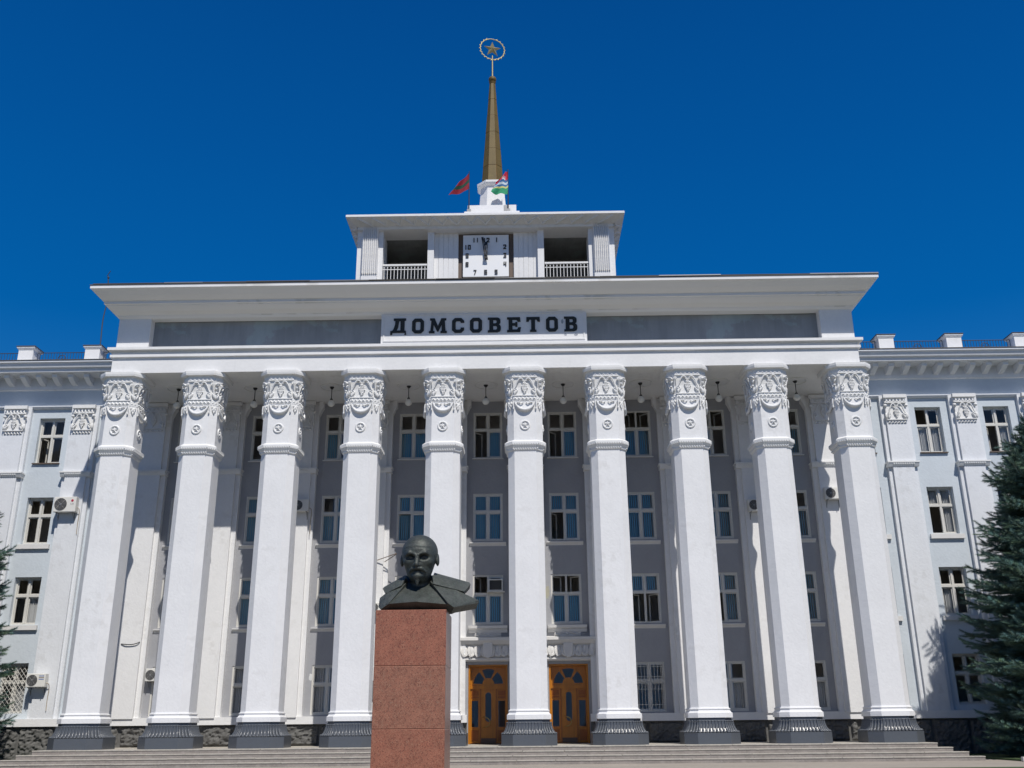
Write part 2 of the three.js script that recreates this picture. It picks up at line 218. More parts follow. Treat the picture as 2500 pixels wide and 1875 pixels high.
for (const s of [-1, 1]) wingWin.forEach((x, i) => WROWS.forEach((R, r) => { const sp = { '-1,1,3': 'ddod', '-1,1,2': 'dddd', '-1,1,1': 'dddc', '1,1,3': 'odcc', '1,2,3': 'ddoc', '1,1,2': 'ccoc', '1,1,1': 'ddcd', '1,1,0': 'dddd' }[`${s},${i},${r}`] || 'dddc'; makeWindow(s * x, ...R, 1.24, ZW - .2, sp, { sill: r === 3 ? 'wingthin' : r === 0 ? null : 'wing', grille: r === 0 && s < 0 ? 'lattice' : null, ang: s > 0 && i === 2 ? .9 : 1.2 }); }));

// --- band above the stone base, stone base, rubble panels
mesh('base_band', [bx(-33.5, -.92 - BAY, 1.52, 1.84, ZW, ZW + .34), bx(.92 + BAY, 33.5, 1.52, 1.84, ZW, ZW + .34), bx(-BAY + .92, -.92, 1.52, 1.84, ZW, ZW + .34), bx(.92, BAY - .92, 1.52, 1.84, ZW, ZW + .34)], M.white, B);
{
  const rub = (w, h, sd, depth) => { const nx = Math.round(w / .035), ny = Math.round(h / .035); const g = new THREE.PlaneGeometry(w, h, nx, ny).translate(w / 2, h / 2, 0); const p = g.attributes.position; const f = fbm(5, 4, sd), f2 = fbm(9, 3, sd + 5);
    for (let i = 0; i < p.count; i++) { const x = p.getX(i), y = p.getY(i); const e = Math.min(1, Math.min(x, w - x, y, h - y) / .05); const a = f(x / 2.2, y / 2.2), b = f2(x / 2.2, y / 1.6); const ridge = 1 - Math.abs(2 * b - 1); p.setZ(i, e * depth * (.25 + .9 * sm(.35, .65, a) * .6 + .5 * sm(.6, .95, ridge))); } g.computeVertexNormals(); return g; };
  const panel = (x0, x1, y0, y1, sd) => { mesh('stone_base', bx(x0, x1, y0 - .02, y1, ZW - .05, ZW + .12), M.rubble, B); let x = x0 + .06; let k = 0; while (x < x1 - .3) { const w = Math.min(1.5, x1 - .06 - x); mesh('rubble_stone', rub(w, y1 - y0 - .08, sd + k++ * 13, .13).translate(x, y0 + .03, ZW + .122), M.rubble, B); x += w + .09; } };
  for (let b = -5; b <= 5; b++) { const x0 = b * BAY - BAY / 2, x1 = x0 + BAY; if (Math.abs(b) <= 1) { for (const [a, c] of [[x0, b * BAY - .93], [b * BAY + .93, x1]]) panel(a, c, PLAT, 1.52, 400 + b * 31); continue; } if (Math.abs(b) === 5) continue; panel(x0, x1, PLAT, 1.52, 100 + b * 17); }
  panel(-33.4, -16.2, .0, 1.52, 901); panel(16.2, 33.4, 0, 1.52, 802);
}

// --- capital ornament for one face, in face coordinates: x across, y up, z out of the face
function zig(w, y0, y1, n, d, up) { const o = []; const s = w / n; for (let i = 0; i < n; i++) { const a = -w / 2 + i * s, m = a + s / 2, e = a + s; const yb = up ? y0 : y1, yt = up ? y1 : y0; const ym = yb + (yt - yb) * .35; o.push(a, yb, 0, e, yb, 0, m, ym, d, e, yb, 0, m, yt, 0, m, ym, d, m, yt, 0, a, yb, 0, m, ym, d); } return tris(o); }
function faceOrn(zf, wTop) { // zf(y) gives the face plane
  const g = [], T = (geo, y) => geo.translate(0, 0, zf(y)); const q = (p) => [p[0], p[1], p[2] + zf(p[1])];
  g.push(T(zig(1.1, 15.97, 16.17, 6, .045, true), 16.1)); g.push(T(zig(1.0, 14.93, 15.09, 6, .06, true), 15));
  g.push(T(bx(-.53, .53, 15.09, 15.125, -.05, .06), 15.1)); g.push(T(bx(-.56, .56, 15.93, 15.965, -.05, .05), 15.95));
  for (let i = 0; i < 22; i++) g.push(ball(-.47 + i * .0448, 14.895, zf(14.9) + .012, .017, .014, .02, 5, 4));
  // grapes
  const rows = [[15.24, 1], [15.31, 2], [15.385, 3], [15.46, 4], [15.535, 4], [15.61, 3], [15.675, 2]]; rows.forEach(([y, n], k) => { for (let i = 0; i < n; i++) g.push(ball((i - (n - 1) / 2) * .066 + (k % 2 ? .008 : -.008), y, zf(y) + .05 - .006 * Math.abs(i - (n - 1) / 2), .047, .047, .05, 7, 5)); });
  for (const s of [-1, 1]) {
    g.push(tube([[.03 * s, 15.74, .04], [.10 * s, 15.86, .05], [.22 * s, 15.87, .06], [.31 * s, 15.74, .07], [.38 * s, 15.56, .06], [.46 * s, 15.42, .05]].map(q), .028, 18, 6, t => 1.25 - .6 * Math.abs(t - .5)));
    g.push(tube([[.02 * s, 15.80, .03], [.07 * s, 15.76, .05], [.10 * s, 15.80, .05], [.06 * s, 15.84, .05]].map(q), .02, 10, 5));
    for (const [x, y, a, b, r] of [[.37, 15.29, .05, .14, -.55], [.45, 15.25, .045, .13, .1]]) { const l = new THREE.SphereGeometry(1, 8, 6).scale(a, b, .06).rotateZ(-r * s); l.translate(x * s, y, zf(y) + .04); g.push(l); g.push(ball(x * s, y + .1, zf(y) + .085, .035, .04, .035, 6, 4)); }
    g.push(tube([[.50 * s, 14.86, .03], [.505 * s, 14.7, .05], [.49 * s, 14.55, .04]].map(q), .032, 8, 5)); g.push(ball(.49 * s, 14.5, zf(14.5) + .04, .04, .07, .04, 7, 5));
    g.push(tube([[.06 * s, 14.80, .03], [.15 * s, 14.74, .05], [.24 * s, 14.80, .05], [.19 * s, 14.84, .05]].map(q), .026, 12, 5)); g.push(ball(.30 * s, 14.79, zf(14.8) + .03, .06, .03, .04, 6, 5));
  }
  g.push(tube([[-.45, 14.85, .03], [-.36, 14.64, .06], [-.2, 14.48, .08], [0, 14.43, .09], [.2, 14.48, .08], [.36, 14.64, .06], [.45, 14.85, .03]].map(q), .06, 26, 7, t => .35 + .9 * Math.sin(Math.PI * t)));
  return g;
}
function cornerOrn(r0, r1) { // on a chamfer: x across, z outward
  const g = []; const zf = (y) => r0 + (r1 - r0) * sm(15.1, 16.0, y);
  g.push(zig(.34, 15.97, 16.17, 2, .045, true).translate(0, 0, zf(16.1)), zig(.30, 14.93, 15.09, 2, .05, true).translate(0, 0, zf(15)));
  g.push(ball(0, 15.80, zf(15.8) + .055, .10, .085, .10, 9, 7)); g.push(new THREE.TorusGeometry(.07, .03, 5, 12).rotateX(.6).translate(0, 15.80, zf(15.8) + .11)); g.push(ball(0, 15.66, zf(15.66) + .02, .075, .10, .07, 8, 6));
  for (const s of [-1, 1]) { g.push(tube([[.05 * s, 15.2, zf(15.2) + .03], [.12 * s, 15.42, zf(15.4) + .05], [.17 * s, 15.62, zf(15.6) + .05], [.22 * s, 15.78, zf(15.8) + .06]], .03, 12, 5)); g.push(new THREE.TorusGeometry(.055, .026, 5, 10).rotateY(.5 * s).translate(.235 * s, 15.80, zf(15.8) + .04)); g.push(ball(.235 * s, 15.8, zf(15.8) + .04, .035, .035, .045, 6, 5)); const l = new THREE.SphereGeometry(1, 8, 6).scale(.055, .15, .055).rotateZ(-.45 * s); l.translate(.10 * s, 15.3, zf(15.3) + .045); g.push(l); }
  g.push(ball(0, 15.3, zf(15.3) + .05, .06, .17, .06, 8, 6)); g.push(ball(0, 15.44, zf(15.44) + .10, .07, .05, .05, 7, 5));
  for (const [x, y, a, b] of [[0, 14.72, .06, .11], [-.08, 14.78, .045, .08], [.08, 14.78, .045, .08], [0, 14.56, .045, .09], [-.06, 14.66, .035, .09], [.06, 14.66, .035, .09]]) g.push(ball(x, y, r0 + .03, a, b, .05, 7, 5));
  return g;
}
const vary = (g) => { const c = g.clone(), u = c.attributes.uv, a = rnd(), b = rnd(); for (let i = 0; i < u.count; i++) u.setXY(i, u.getX(i) + a, u.getY(i) + b); return c; }; // same shape, its own stretch of plaster
// --- columns
{
  const hN = .775, aF = y => y < 15.1 ? .78 : .76 + .085 * sm(15.45, 16.0, y); const dia = (h, c) => (h - c / 2) * Math.SQRT2; // distance of the chamfer plane
  const shaft = join([octa([[1.95, .775, .285], [2.0, .76, .28], [7, .76, .278], [12.62, .745, .275]], false, false)], 5);
  const neck = join([octa([[13.06, .77, .28], [14.9, .765, .28]], false, false)], 5);
  const base = join([octa([[1.6, .88, .33], [1.78, .88, .33], [1.80, .84, .31], [1.86, .80, .295], [1.90, .79, .29], [1.91, .815, .30], [1.945, .815, .30], [1.96, .775, .285]])], 3);
  const ring = join([octa([[12.60, .745, .275], [12.64, .79, .29], [12.74, .80, .295], [12.75, .83, .31], [12.84, .87, .325], [12.90, .90, .335], [12.98, .90, .335], [13.07, .79, .285]]), ...(() => { const g = []; for (let f = 0; f < 4; f++) { const part = []; for (let i = 0; i < 11; i++) { part.push(bx(-.55 + i * .104, -.55 + i * .104 + .06, 12.84, 12.90, .84, .905)); part.push(ball(-.52 + i * .104, 12.69, .80, .045, .04, .03, 5, 4)); } const ch = []; for (let i = 0; i < 4; i++) { const d = dia(.90, .335); ch.push(bx(-.18 + i * .1, -.12 + i * .1, 12.84, 12.90, d - .07, d + .004)); } for (const q of part) g.push(q.rotateY(f * Math.PI / 2)); for (const q of ch) g.push(q.rotateY(f * Math.PI / 2 + Math.PI / 4)); } return g; })()], 3);
  const capG = [octa([[14.88, hN, .28], [15.08, .785, .285], [15.12, .76, .275], [15.5, .765, .275], [15.8, .815, .295], [15.95, .845, .305], [16.2, .855, .31], [16.21, .985, .355], [16.30, 1.0, .36], [16.40, 1.0, .36]])];
  for (let f = 0; f < 4; f++) { for (const q of faceOrn(aF)) capG.push((q.index ? q.toNonIndexed() : q).rotateY(f * Math.PI / 2)); for (const q of cornerOrn(dia(.765, .276), dia(.845, .305))) capG.push((q.index ? q.toNonIndexed() : q).rotateY(f * Math.PI / 2 + Math.PI / 4)); }
  const cap = join(capG, 3);
  const star = (() => { const p = []; for (let i = 0; i < 10; i++) { const a = Math.PI / 2 + i * Math.PI / 5, r = i % 2 ? .065 : .165; p.push([r * Math.cos(a), r * Math.sin(a)]); } const o = []; for (let i = 0; i < 10; i++) { const q = p[i], s = p[(i + 1) % 10]; o.push(0, 0, .055, q[0], q[1], .01, s[0], s[1], .01); } return tris(o); })();
  const med = join([new THREE.TorusGeometry(.19, .045, 6, 24), star.scale(1, 1, 1.5)], 3);
  const plinth = join([octa([[PLAT - .01, 1.10, .46], [1.03, 1.10, .46], [1.035, 1.07, .45]])], 3);
  const flG = [octa([[1.03, 1.04, .44], [1.08, .985, .41], [1.2, .92, .37], [1.36, .875, .345], [1.46, .865, .335], [1.50, .855, .33], [1.50, .83, .32], [1.61, .83, .32]])];
  for (let f = 0; f < 4; f++) { const prof = [[1.05, 1.035], [1.1, .985], [1.2, .925], [1.33, .885], [1.43, .872], [1.475, .865]]; const lp = (w, n, off, rot) => { for (let i = 0; i < n; i++) { const x = -w / 2 + (i + .5) * w / n; const k = prof.map(([y, r]) => [x * (r + .35) / 1.25, y, r + off(y) - .012]); flG.push(tube(k, .042, 8, 6, t => 1.3 - .4 * t).rotateY(rot)); flG.push(ball(k[0][0], 1.07, k[0][2] + .02, .065, .05, .06, 7, 5).rotateY(rot)); flG.push(ball(k[5][0], 1.47, k[5][2] + .015, .05, .035, .035, 6, 5).rotateY(rot)); } };
    lp(1.16, 9, () => .012, f * Math.PI / 2); lp(.52, 4, y => { const t = (y - 1.05) / .425; const h = 1.03 - .165 * sm(0, .8, t), c = .43 - .095 * t; return dia(h, c) - (1.035 - .17 * sm(0, .7, t)) + .02; }, f * Math.PI / 2 + Math.PI / 4); }
  for (let i = 0; i < 26; i++) {} const flare = join(flG, 3);
  for (const x of colX) { const c = grp('column', B); c.position.x = x; share('shaft', vary(shaft), M.white, c); share('neck', vary(neck), M.white, c); share('base_moulding', base, M.white, c); share('neck_ring', ring, M.trim, c); share('capital', cap, M.trim, c); share('plinth', plinth, M.plinth, c); share('fluted_foot', flare, M.plinth, c);
    for (let f = 0; f < 4; f++) { const a = f * Math.PI / 2; share('star_medallion', med, M.trim, c, Math.sin(a) * .775, 13.75, Math.cos(a) * .775, a); } }
}
// --- pilasters
{
  const mk = (hb, hf, d1, d2, y0) => ({
    shaft: join([bx(-hb, hb, y0, 16.38, 0, d1), bx(-hf, hf, y0, 16.38, d1 - .01, d2)], 5), ledge: join([bx(-hb - .08, hb + .08, 12.98, 13.05, 0, d2 + .12), sweepX(-hb - .04, hb + .04, [[0, 12.8], [d2 + .02, 12.8], [d2 + .07, 12.9], [d2 + .1, 12.98], [0, 12.98]]), ...Array.from({ length: 10 }, (_, i) => bx(-.5 + i * .104, -.44 + i * .104, 12.9, 12.96, d2 + .05, d2 + .105))], 3),
    cap: join([bx(-hf - .06, hf + .06, 16.2, 16.37, d2 - .02, d2 + .14), bx(-hf, hf, 15.1, 16.2, d2 - .02, d2 + .03), ...faceOrn(y => d2 + .02 + .07 * sm(15.1, 16, y)).filter(q => { q.computeBoundingBox(); return q.boundingBox.min.y > 14.91; }).map(q => (q.index ? q.toNonIndexed() : q).scale(hf / .56, 1, 1)), ...[-1, 1].flatMap(s => [ball(s * hf, 15.82, d2 + .05, .09, .08, .09, 8, 6), ball(s * hf, 15.3, d2 + .04, .06, .16, .06, 7, 5)])], 3),
  });
  const P = mk(.80, .58, .26, .40, 1.8), Wg = mk(.68, .5, .18, .30, 1.8);
  const haunch = [-1, 1].map(s => join((() => { const p = [[s * .80, 15.7], [s * .86, 15.82], [s * .92, 15.98], [s * 1.0, 16.1], [s * 1.0, 16.39], [s * .80, 16.39]]; if (s < 0) p.reverse(); return [ext(shape(p), .36)]; })(), 3));
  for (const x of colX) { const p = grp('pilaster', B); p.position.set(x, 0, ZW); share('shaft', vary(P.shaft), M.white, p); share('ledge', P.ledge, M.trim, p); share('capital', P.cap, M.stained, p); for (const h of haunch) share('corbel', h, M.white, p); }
  for (const s of [-1, 1]) for (const X of wingPilX) { const p = grp('pilaster', B); p.position.set(s * X, 0, ZW); share('shaft', vary(Wg.shaft), M.wingPil, p); share('ledge', Wg.ledge, M.trim, p); share('capital', Wg.cap, M.trim, p); }
}
// --- wing cornices, parapets
for (const s of [-1, 1]) {
  const a = s < 0 ? -34 : 16.72, b = s < 0 ? -16.72 : 34;
  mesh('wing_cornice', sweepX(a, b, [[-3.9, 17.25], [-3.8, 17.3], [-3.78, 17.42], [-3.78, 17.86], [-2.86, 17.88], [-2.86, 18.02], [-2.74, 18.07], [-2.68, 18.24], [-2.6, 18.30], [-2.6, 18.38], [-4.2, 18.46]]), M.wingPil, B);
  mesh('gutter_edge', bx(a, b, 18.385, 18.42, -3.0, -2.57), M.roofEdge, B);
  mesh('string_course', sweepX(a, b, [[-3.9, 16.28], [-3.78, 16.30], [-3.72, 16.37], [-3.72, 16.42], [-3.9, 16.45]]), M.wingPil, B);
  for (let k = 0; k < 21; k++) { const x = s * (17.3 + k * .785); mesh('modillion', sweepX(x - .125, x + .125, [[-3.79, 17.46], [-3.6, 17.48], [-3.3, 17.6], [-3.1, 17.7], [-3.1, 17.87], [-3.79, 17.87]]), M.wingPil, B); }
  for (const X of [...wingPilX, 33.1]) { const p = grp('parapet_post', B); mesh('post', bx(s * X - .37, s * X + .37, 18.40, 19.34, -4.27, -3.53), M.white, p); mesh('post_cap', sweepU(.37, .37, -.37, [[0, 19.32], [.04, 19.35], [.08, 19.41], [.08, 19.47], [-.2, 19.50]], true).translate(s * X, 0, -3.9), M.trim, p); mesh('cap_sheet', bx(s * X - .48, s * X + .48, 19.48, 19.505, -4.38, -3.42), M.roofEdge, p); }
  const px = [16.9, ...wingPilX, 33.1]; for (let i = 0; i + 1 < px.length; i++) { const g = []; const x0 = px[i] + (i ? .42 : 0), x1 = px[i + 1] - .42; const X = (t) => s * (x0 + (x1 - x0) * t); const n = Math.round((x1 - x0) / .14); for (const y of [18.6, 19.28]) g.push(rod([X(0), y, -3.9], [X(1), y, -3.9], .022, .022, 5)); for (let k = 0; k <= n; k++) g.push(rod([X(k / n), 18.4, -3.9], [X(k / n), 19.28, -3.9], .013, .013, 4)); const cx = X(.5); g.push(new THREE.TorusGeometry(.2, .02, 5, 16).translate(cx, 18.95, -3.9)); for (let k = 0; k < 5; k++) { const A = k * Math.PI * .4; g.push(rod([cx, 18.95, -3.9], [cx + .13 * Math.cos(A), 18.95 + .13 * Math.sin(A), -3.9], .012, .012, 4)); } mesh('railing', g, M.iron, B); }
}
// --- entablature, attic, cornice
{
  mesh('architrave', bx(-16.7, 16.7, 16.4, 17.62, ZW, .8), M.white, B);
  mesh('ledge', sweepU(16.7, .8, ZW, [[0, 17.12], [.10, 17.14], [.10, 17.26], [.002, 17.28], [.002, 17.43], [.21, 17.45], [.21, 17.575], [0, 17.63]]), M.white, B);
  mesh('attic_wall', bx(-16.55, 16.55, 17.6, 20.1, -13.5, .20), M.white, B);
  for (const s of [-1, 1]) { mesh('corner_block', bx(s * 15.92 - .73, s * 15.92 + .73, 17.61, 19.3, -13.4, .72), M.white, B); mesh('frieze_panel', bx(s * 9.92 - 5.27, s * 9.92 + 5.27, 17.6, 19.2, .15, .26), M.frieze, B); }
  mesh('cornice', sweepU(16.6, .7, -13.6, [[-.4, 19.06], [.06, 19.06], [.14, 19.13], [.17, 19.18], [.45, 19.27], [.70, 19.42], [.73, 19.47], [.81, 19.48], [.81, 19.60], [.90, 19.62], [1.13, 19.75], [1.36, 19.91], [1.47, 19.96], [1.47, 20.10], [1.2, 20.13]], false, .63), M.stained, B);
  mesh('roof', bx(-17.55, 17.55, 20.105, 20.135, -13.6, 2.20), M.roofEdge, B);
  for (let x = -17.4, k = 0; x < 17.4; k++) { const w = rr(1.6, 3.2), e = Math.min(x + w, 17.54); mesh('roof_flashing', bx(x, e - .01, 20.14 + rr(0, .012), 20.165 + rr(0, .02), 1.6, 2.205 + rr(0, .03)), k % 3 === 1 ? M.steel : M.roofEdge, B); x = e; }
  mesh('rear_block', bx(-16.5, 16.5, 0, 20.0, -13.6, -10), M.white, B);
  const sg = grp('sign_panel', B); mesh('panel', bx(-4.65, 4.65, 17.62, 19.3, .2, .80), M.white, sg); mesh('panel_border', [bx(-4.55, 4.55, 17.74, 17.79, .79, .84), bx(-4.55, 4.55, 19.02, 19.06, .79, .83), bx(-4.55, -4.5, 17.79, 19.02, .79, .83), bx(4.5, 4.55, 17.79, 19.02, .79, .83)], M.white, sg);
  // raised letters: each a polygon set in a 60 x 74 box
  const O = () => { const s = shape([[14, 0], [46, 0], [60, 14], [60, 60], [46, 74], [14, 74], [0, 60], [0, 14]]); s.holes.push(new THREE.Path([[18, 20], [18, 54], [22, 58], [38, 58], [42, 54], [42, 20], [38, 16], [22, 16]].map(p => new THREE.Vector2(...p)))); return [s]; };
  const Ve = () => { const s = shape([[0, 0], [44, 0], [56, 5], [60, 14], [60, 28], [56, 36], [50, 39], [56, 44], [58, 50], [58, 62], [53, 70], [44, 74], [0, 74], [0, 64], [7, 63], [7, 11], [0, 10]]); const h = (p) => s.holes.push(new THREE.Path(p.map(q => new THREE.Vector2(...q)))); h([[25, 13], [25, 32], [37, 32], [42, 28], [42, 17], [37, 13]]); h([[25, 45], [25, 61], [36, 61], [40, 58], [40, 48], [36, 45]]); return [s]; };
  const De = () => { const s = shape([[-4, -6], [4, -6], [6, 4], [60, 4], [58, -6], [66, -6], [64, 14], [58, 15], [58, 64], [64, 65], [64, 76], [10, 76], [10, 65], [17, 64], [16, 44], [10, 22], [4, 14], [-4, 13]]); s.holes.push(new THREE.Path([[24, 16], [30, 30], [34, 62], [40, 62], [40, 16]].map(q => new THREE.Vector2(...q)))); return [s]; };
  const Em = () => [shape([[-4, 0], [20, 0], [20, 10], [14, 11], [16, 42], [31, 8], [36, 8], [50, 42], [50, 11], [45, 10], [45, 0], [72, 0], [72, 10], [66, 11], [63, 63], [69, 64], [69, 74], [48, 74], [34, 36], [20, 74], [0, 74], [0, 64], [6, 63], [2, 11], [-4, 10]])];
  const Es = () => [shape([[14, 0], [46, 0], [60, 14], [60, 26], [43, 26], [43, 20], [38, 16], [22, 16], [18, 20], [18, 54], [22, 58], [38, 58], [43, 54], [43, 50], [60, 50], [60, 60], [46, 74], [14, 74], [0, 60], [0, 14]])];
  const Ye = () => [shape([[0, 0], [60, 0], [64, 24], [52, 24], [46, 13], [25, 13], [25, 32], [38, 32], [38, 26], [48, 26], [48, 50], [38, 50], [38, 45], [25, 45], [25, 61], [44, 61], [50, 51], [62, 51], [60, 74], [0, 74], [0, 64], [7, 63], [7, 11], [0, 10]])];
  const Te = () => [shape([[16, 0], [46, 0], [46, 10], [40, 11], [40, 61], [48, 61], [52, 51], [63, 51], [62, 74], [0, 74], [-1, 51], [10, 51], [14, 61], [22, 61], [22, 11], [16, 10]])];
  const L = [[De, -4.19, .62], [O, -3.25, .54], [Em, -2.44, .64], [Es, -1.44, .55], [O, -.63, .55], [Ve, .18, .59], [Ye, 1.05, .59], [Te, 1.93, .58], [O, 2.81, .54], [Ve, 3.63, .59]];
  for (const [f, x, w] of L) { const g = f().map(s => ext(s, 6, 0).scale(w / 60, .0098, .006)); mesh('letter', g.map(q => q.translate(x, 18.12, .803)), M.letter, sg); }
}
// --- tower with clock
{
  const t0 = 20.25, zi = -1.57, bot = 24.43;
  for (const s of [-1, 1]) {
    const bxs = (a, b, y0, y1, z0, z1) => bx(Math.min(s * a, s * b), Math.max(s * a, s * b), y0, y1, z0, z1);
    const pier = grp('tower_pier', B);
    mesh('pier', [bxs(5.03, 6.30, t0, 24.6, -2.6, -1.25), bxs(5.26, 6.03, t0, 24.6, -1.26, -1.06)], M.white, pier);
    for (let k = 0; k < 8; k++) { const w = (6.03 - 5.26) / 8, a = 5.26 + k * w; const o = []; const x0 = Math.min(s * a, s * (a + w)) + .004, x1 = x0 + w - .008, xm = (x0 + x1) / 2; quad(o, [x0, 22.0, -1.058], [xm, 22.05, -.96], [xm, 24.6, -.96], [x0, 24.6, -1.058]); quad(o, [xm, 22.05, -.96], [x1, 22.0, -1.058], [x1, 24.6, -1.058], [xm, 24.6, -.96]); o.push(x0, 22.0, -1.058, x1, 22.0, -1.058, xm, 22.05, -.96); mesh('flute', tris(o), M.white, pier); }
    mesh('tower_pier', bxs(2.54, 2.85, t0, bot, -2.4, -1.33), M.white, B);
    const pl = grp('plank_panel', B); mesh('backing', bxs(1.36, 2.57, t0, bot, -2.0, zi - .03), M.white, pl); for (let k = 0; k < 5; k++) { const w = (2.56 - 1.37) / 5, a = 1.37 + k * w; mesh('plank', bxs(a + .008, a + w - .008, t0, bot - .002, zi - .04, zi + rr(-.008, .008)), M.white, pl); }
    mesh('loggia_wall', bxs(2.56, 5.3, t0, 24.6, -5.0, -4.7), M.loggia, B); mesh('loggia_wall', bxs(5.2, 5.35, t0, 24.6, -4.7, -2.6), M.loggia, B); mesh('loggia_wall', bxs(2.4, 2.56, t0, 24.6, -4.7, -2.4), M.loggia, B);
    const ra = grp('tower_railing', B); mesh('top_rail', bxs(2.87, 5.06, 22.60, 22.69, -1.46, -1.36), M.trim, ra); mesh('lower_rail', bxs(2.87, 5.06, 22.40, 22.435, -1.43, -1.39), M.trim, ra); for (let k = 0; k < 13; k++) { const x = s * (2.97 + k * .166); mesh('baluster', [bx(x - .014, x + .014, 21.3, 22.60, -1.424, -1.396), rod([x, 22.49, -1.41], [x, 22.54, -1.41], .03, .03, 6)], M.trim, ra); } mesh('parapet', bxs(2.87, 5.06, t0, 21.3, -1.5, -1.35), M.white, ra);
    mesh('tower_side', bxs(6.2, 6.32, t0, 24.6, -8.4, -2.6), M.white, B);
  }
  mesh('tower_back', bx(-6.32, 6.32, t0, 24.6, -8.5, -8.4), M.white, B);
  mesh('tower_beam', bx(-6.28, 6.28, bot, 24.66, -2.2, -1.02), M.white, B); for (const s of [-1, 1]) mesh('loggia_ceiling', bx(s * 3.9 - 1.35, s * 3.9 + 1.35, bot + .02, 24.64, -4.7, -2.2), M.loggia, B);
  const roof = grp('tower_roof', B); const xh = 6.33, zf = -1.5, so = [[0, 24.62], [.28, 24.63], [.40, 24.66], [1.06, 24.76]];
  // the front overhang is deeper than the sides: sweep each separately
  const ev = []; const fx = 6.74, fz = -.4, bz = -9.2, y0 = 24.58, y1 = 24.78; quad(ev, [-6.33, y0, -1.03], [6.33, y0, -1.03], [fx, y1, fz], [-fx, y1, fz]); quad(ev, [6.33, y0, -1.03], [6.33, y0, -8.5], [fx, y1, bz], [fx, y1, fz]); quad(ev, [-6.33, y0, -8.5], [-6.33, y0, -1.03], [-fx, y1, fz], [-fx, y1, bz]);
  mesh('soffit', tris(ev), M.trim, roof); mesh('eave_edge', [bx(-fx - .03, fx + .03, y1, y1 + .10, bz, fz + .03)], M.white, roof); mesh('roof_sheet', [bx(-fx - .01, fx + .01, y1 + .10, y1 + .13, bz, fz)], M.white, roof);
  const rib = (p, q, n) => { const d = q.clone().sub(p), L = d.length(); const g = new THREE.BoxGeometry(L, .10, .10); const X = d.normalize(), Z = new THREE.Vector3().crossVectors(X, n).normalize(), m = new THREE.Matrix4().makeBasis(X, n, Z); g.applyMatrix4(m); const c = p.clone().add(q).multiplyScalar(.5).addScaledVector(n, -.02); g.translate(c.x, c.y, c.z); return g; };
  const sl = (y1 - y0) / (1.03 + fz), at = (x, t) => V(x * (6.33 + (fx - 6.33) * t) / 6.33, y0 + (y1 - y0) * t, -1.03 + (fz + 1.03) * t); const nn = V(0, -1, sl * -1).normalize().multiplyScalar(-1); const NC = 18, dx = 2 * 6.2 / NC;
  for (let k = 0; k < NC; k++) { const a = -6.2 + k * dx; mesh('rib', rib(at(a, .12), at(a + dx / 2, .9), nn), M.trim, roof); mesh('rib', rib(at(a + dx / 2, .9), at(a + dx, .12), nn), M.trim, roof); }
  for (const s of [-1, 1]) for (let k = 0; k < 10; k++) { const z = -1.3 - k * .7; const a2 = (zz, t) => V(s * (6.33 + (fx - 6.33) * t), y0 + (y1 - y0) * t, zz); const n2 = V(s * -(y1 - y0), (fx - 6.33), 0).normalize(); mesh('rib', rib(a2(z, .12), a2(z - .35, .9), n2), M.trim, roof); mesh('rib', rib(a2(z - .35, .9), a2(z - .7, .12), n2), M.trim, roof); }
  // clock
  const ck = grp('clock', B); mesh('clock_frame', [bx(-1.36, -1.14, t0, bot, -1.95, zi - .14), bx(1.14, 1.36, t0, bot, -1.95, zi - .14), bx(-1.14, 1.14, 24.28, bot, -1.95, zi - .14), bx(-1.14, 1.14, t0, 22.02, -1.95, zi - .14)], M.brown, ck);
  const cf = mesh('clock_face', bx(-1.12, 1.12, 22.02, 24.28, -1.9, zi + .07), M.acWhite, ck); cf.material = stdm(.80, .81, .82, .5);
  const seg = (pts, w) => { const g = []; for (let i = 0; i + 1 < pts.length; i++) { const [x0, y0_] = pts[i], [x1, y1_] = pts[i + 1]; const L = Math.hypot(x1 - x0, y1_ - y0_) + w * .9; g.push(new THREE.BoxGeometry(L, w, .03).rotateZ(Math.atan2(y1_ - y0_, x1 - x0)).translate((x0 + x1) / 2, (y0_ + y1_) / 2, i * .0006)); } return g; };
  const dig = { 0: [[[0, 0], [1, 0], [1, 2], [0, 2], [0, 0]]], 1: [[[.5, 0], [.5, 2]]], 2: [[[0, 1.6], [0, 2], [1, 2], [1, 1.2], [0, .1], [0, 0], [1, 0]]], 3: [[[0, 2], [1, 2], [.45, 1.15], [1, 1.0], [1, 0], [0, 0]]], 4: [[[.15, 2], [0, .8], [1, .8]], [[1, 2], [1, 0]]], 5: [[[1, 2], [0, 2], [0, 1.1], [1, 1.1], [1, 0], [0, 0]]], 6: [[[1, 2], [0, 2], [0, 0], [1, 0], [1, 1.05], [0, 1.05]]], 7: [[[0, 2], [1, 2], [.35, 0]]], 8: [[[0, 0], [1, 0], [1, 2], [0, 2], [0, 0]], [[0, 1.05], [1, 1.05]]], 9: [[[0, 0], [1, 0], [1, 2], [0, 2], [0, 1.0], [1, 1.0]]] };
  const cy = 23.13, zc = zi + .088; const num = (str, x, y) => { const g = []; const sc = .10, adv = str.length > 1 ? .17 : 0; [...str].forEach((c, i) => { for (const pl of dig[c]) g.push(...seg(pl.map(([a, b]) => [a * sc - sc / 2 + (i - (str.length - 1) / 2) * adv, b * sc - sc]), .045)); }); mesh('numeral', g.map((q, i) => q.translate(x, y, zc + i * .0011)), M.black, ck); };
